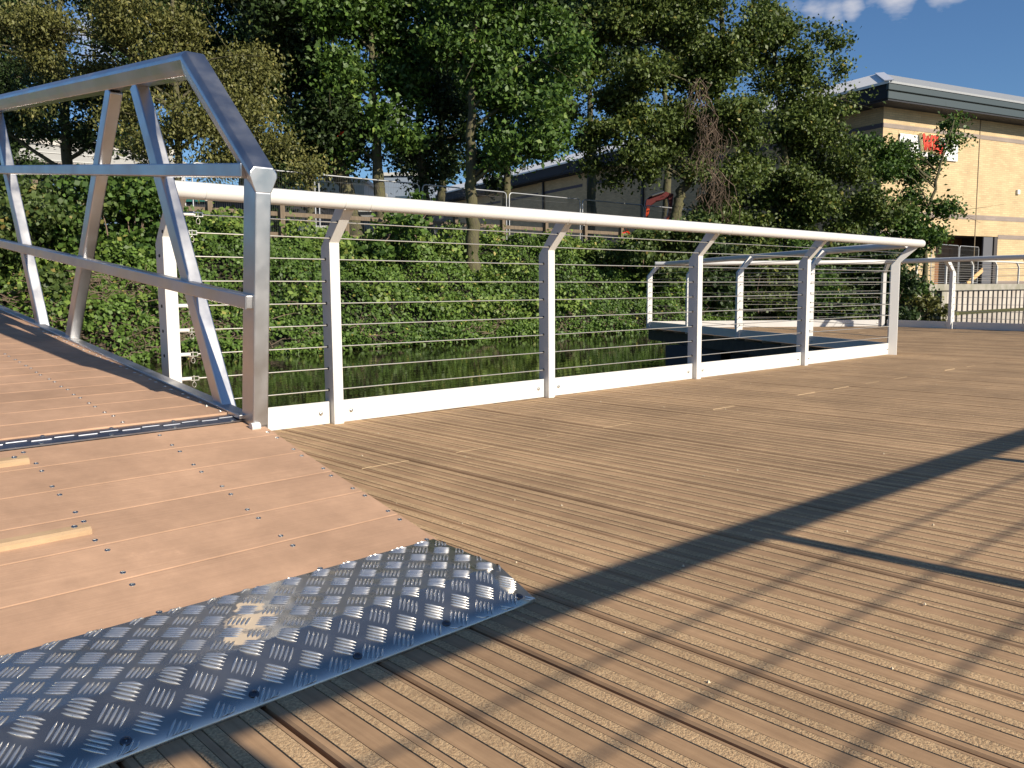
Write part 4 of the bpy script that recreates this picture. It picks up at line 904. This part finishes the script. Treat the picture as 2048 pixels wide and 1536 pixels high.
heras2(1864, 1918, 17.6, 'mesh panel on the quay, left one by the timber doors', 2.0); heras2(1920, 1958, 17.6, 'mesh panel on the quay, right one by the timber doors', 2.0)

# ------------------------------------------------------------------ things beyond the trees, left
A0, A1 = P(-60, 262, 62), P(345, 306, 70)
dv = (A1 - A0)[:2]; Lh = np.linalg.norm(dv); dv /= Lh; rz = math.atan2(dv[1], dv[0])
shed = root('metal_shed', (A0[0], A0[1], 1.7), 'grey metal clad shed with a corrugated canopy seen through the left truss', 'shed', rot=(0, 0, rz))
hz = P(60, 262, 62)[2] - 1.7; hc = P(60, 318, 62)[2] - 1.7
clad = mat('grey_cladding', (.30, .30, .285), .6); t = clad.node_tree
mb = MB(); mb.box((-12, 0, hc), (Lh, 14, hz - .5)); build('wall', mb, clad, shed, world=False)
mb = MB(); mb.box((-12, -.15, hz - .5), (Lh + .2, 14, hz - .05)); build('eaves', mb, mat('cream_trim', (.48, .45, .40), .5), shed, world=False)
mb = MB()
for k_ in range(4): mb.box((-12, -.06, hc + .35 + k_ * .55), (Lh, -.001, hc + .40 + k_ * .55))
build('cladding_rib', mb, mat('white_trim', (.5, .5, .47), .5), shed, world=False)
mb = MB()
for k_ in range(150): mb.box((-12 + k_ * .2, -2.2, hc - .16), (-12 + k_ * .2 + .12, -.2, hc - .02))
mb.box((-12, -2.19, hc - .12), (Lh, -.2, hc - .06)); build('canopy', mb, mat('canopy_brown', (.16, .13, .11), .7), shed, world=False)
mb = MB(); mb.box((-12, .1, -.5), (Lh, .3, hc - .2)); 
build('glazing', mb, mat('blue_glazing', (.10, .16, .24), .15, spec=.8), shed, world=False)
mb = MB()
for k_ in range(12): mb.box((-12 + k_ * 2.2, 0, -.5), (-12 + k_ * 2.2 + .1, .09, hc - .2))
build('mullion', mb, mat('dark_mullion', (.05, .05, .06), .5), shed, world=False)
def simple_building(name, label, px0, py0, px1, depth, zb, h_m, wallc, dd=8, roofc=None, wins=()):
    a, b_ = P(px0, py0, depth), P(px1, py0, depth); d_ = (b_ - a)[:2]; L_ = np.linalg.norm(d_); d_ /= L_; rz = math.atan2(d_[1], d_[0]); zt_ = a[2] - zb
    rt = root(name, (a[0], a[1], zb), label, 'building', rot=(0, 0, rz))
    mb = MB(); mb.box((0, 0, 0), (L_, dd, zt_)); build('wall', mb, wallc, rt, world=False)
    mb = MB(); mb.box((-.15, -.15, zt_), (L_ + .15, dd + .15, zt_ + .22)); build('roof', mb, roofc or mat(name + '_roof', (.5, .5, .48), .6), rt, world=False)
    for (fa, fb, za, zb_, m_) in wins:
        mb = MB(); mb.box((L_ * fa, -.04, zt_ * za), (L_ * fb, -.001, zt_ * zb_)); build('window', mb, m_, rt, world=False)
    return rt
glass = mat('dark_glass', (.05, .08, .11), .1, spec=.8); wht = mat('white_render', (.60, .59, .57), .6)
simple_building('white_building', 'white rendered building seen through the gap right of the first truss diagonal', 205, 304, 300, 75, 1.7, 4, wht, wins=((.1, .3, .2, .6, glass),))
simple_building('white_kiosk', 'white flat roofed unit behind the mesh fence left of the mossy trunk', 548, 366, 728, 48, 1.7, 4, wht, wins=((.15, .45, .25, .6, glass), (.6, .85, .25, .6, glass)))
mb = MB(); fr0 = P(698, 368, 46); 
simple_building('blue_grey_unit', 'blue grey building just right of the mossy trunk', 765, 352, 850, 60, 1.7, 4, mat('blue_grey_wall', (.22, .27, .34), .5), wins=((.3, .6, .5, .8, glass),))
simple_building('dark_shopfront', 'dark shopfront with a green canopy behind the gangway end post', 372, 404, 690, 40, 1.5, 3, mat('shopfront_dark', (.04, .04, .045), .5), roofc=mat('green_canopy', (.03, .16, .13), .5), wins=((.2, .24, .0, .9, MT['galv']), (.6, .62, 0, .9, MT['galv'])))
simple_building('hoarding', 'pale grey hoarding behind the mesh fence and trunks', 700, 424, 905, 33, 1.5, 2, mat('hoarding_grey', (.24, .24, .235), .7), dd=.2)
simple_building('low_wall', 'low grey wall below the dark shopfront', 470, 465, 650, 32, 1.4, 1, mat('low_wall_grey', (.20, .20, .205), .8), dd=.2)
# dark parked car glimpsed behind the tree trunks
c0 = P(745, 480, 30)
car = root('parked_car', (c0[0], c0[1], 1.72), 'dark parked car glimpsed between the two mossy trunks', 'car', rot=(0, 0, -.7))
cm = mat('dark_car_paint', (.02, .02, .025), .2, spec=.7)
mb = MB(); mb.prism([(-2.0, .35), (-2.05, .75), (-1.9, .95), (-1.2, 1.02), (-.75, 1.42), (.75, 1.45), (1.45, 1.0), (2.05, .82), (2.1, .4)], (0, -.8, 0), (1, 0, 0), (0, 0, 1), (0, 1, 0), 0, 1.6); build('body', mb, cm, car, world=False, bevel=.05, seg=2)
for sx in (-.805, .805):
    mb = MB(); mb.prism([(-1.1, 1.03), (-.72, 1.36), (.68, 1.38), (1.25, 1.03)], (0, sx, 0), (1, 0, 0), (0, 0, 1), (0, 1, 0), -.008, .008); build('window', mb, glass, car, world=False)
for sx in (-1.25, 1.3):
    for sy in (-.72, .72):
        mb = MB(); mb.tube([(sx, sy - .1, .33), (sx, sy + .1, .33)], .33, 20); build('wheel', mb, MT['rubber'], car, world=False)
for sy in (-.55, .55):
    mb = MB(); mb.box((-2.07, sy - .15, .68), (-2.0, sy + .15, .82)); build('tail_light', mb, mat('red_lamp', (.5, .02, .02), .3), car, world=False)
# excavator with its red arm above the bushes
ed = 34
ex = root('excavator', tuple(P(1335, 470, ed)), 'dark red excavator arm bent over the handrail in front of the shaded wall', 'excavator')
AX = AXR
def arm(pts, w_, nm, m_):
    mb = MB(); q = [P(x, y, ed) for x, y in pts]; c = q[0]
    poly = [(float((p - c) @ AXR), float(p[2] - c[2])) for p in q]
    mb.prism(poly, c, AXR, (0, 0, 1), AXF, -w_ / 2, w_ / 2); build(nm, mb, m_, ex, bevel=.02)
dr = mat('dark_red_paint', (.10, .012, .012), .45); orr = mat('orange_red_paint', (.55, .06, .015), .4)
arm([(1289, 415), (1290, 402), (1298, 394), (1330, 385), (1340, 388), (1338, 396), (1312, 404), (1300, 412), (1296, 420)], .35, 'boom', dr)
arm([(1287, 440), (1291, 418), (1298, 418), (1294, 438), (1290, 446)], .3, 'stick', orr)
arm([(1333, 386), (1346, 388), (1344, 415), (1341, 434), (1334, 434), (1338, 412)], .3, 'lift_arm', dr)
arm([(1331, 433), (1345, 433), (1352, 470), (1325, 470)], .6, 'base', orr)
mb = MB(); mb.tube([P(1304, 392, ed - .3), P(1328, 384, ed - .3)], .05, 8); build('hydraulic_ram', mb, MT['bolt'], ex)
# lamp bollards, red ribbons
for (px, py, dp, lab) in ((1253, 463, 24.5, 'orange red ribbon tied low behind the long handrail'), (683, 268, 23.8, 'bright red ribbon caught in the dark crown above the bent trunk')):
    mb = MB(); c = P(px, py, dp)
    for k_ in range(9):
        a = rng.normal(size=3); a /= np.linalg.norm(a); u = np.cross(a, rng.normal(size=3)); u /= np.linalg.norm(u); o_ = c + rng.normal(size=3) * .03
        mb.add([o_ - u * .02, o_ + u * .02, o_ + a * .12 + u * .025, o_ + a * .12 - u * .02], [(0, 1, 2, 3)])
    o = build('ribbon', mb, mat('red_ribbon', (.75, .05, .02), .5)); tag(o, lab, 'ribbon')
# life-float like white foam patches on the water near the quay
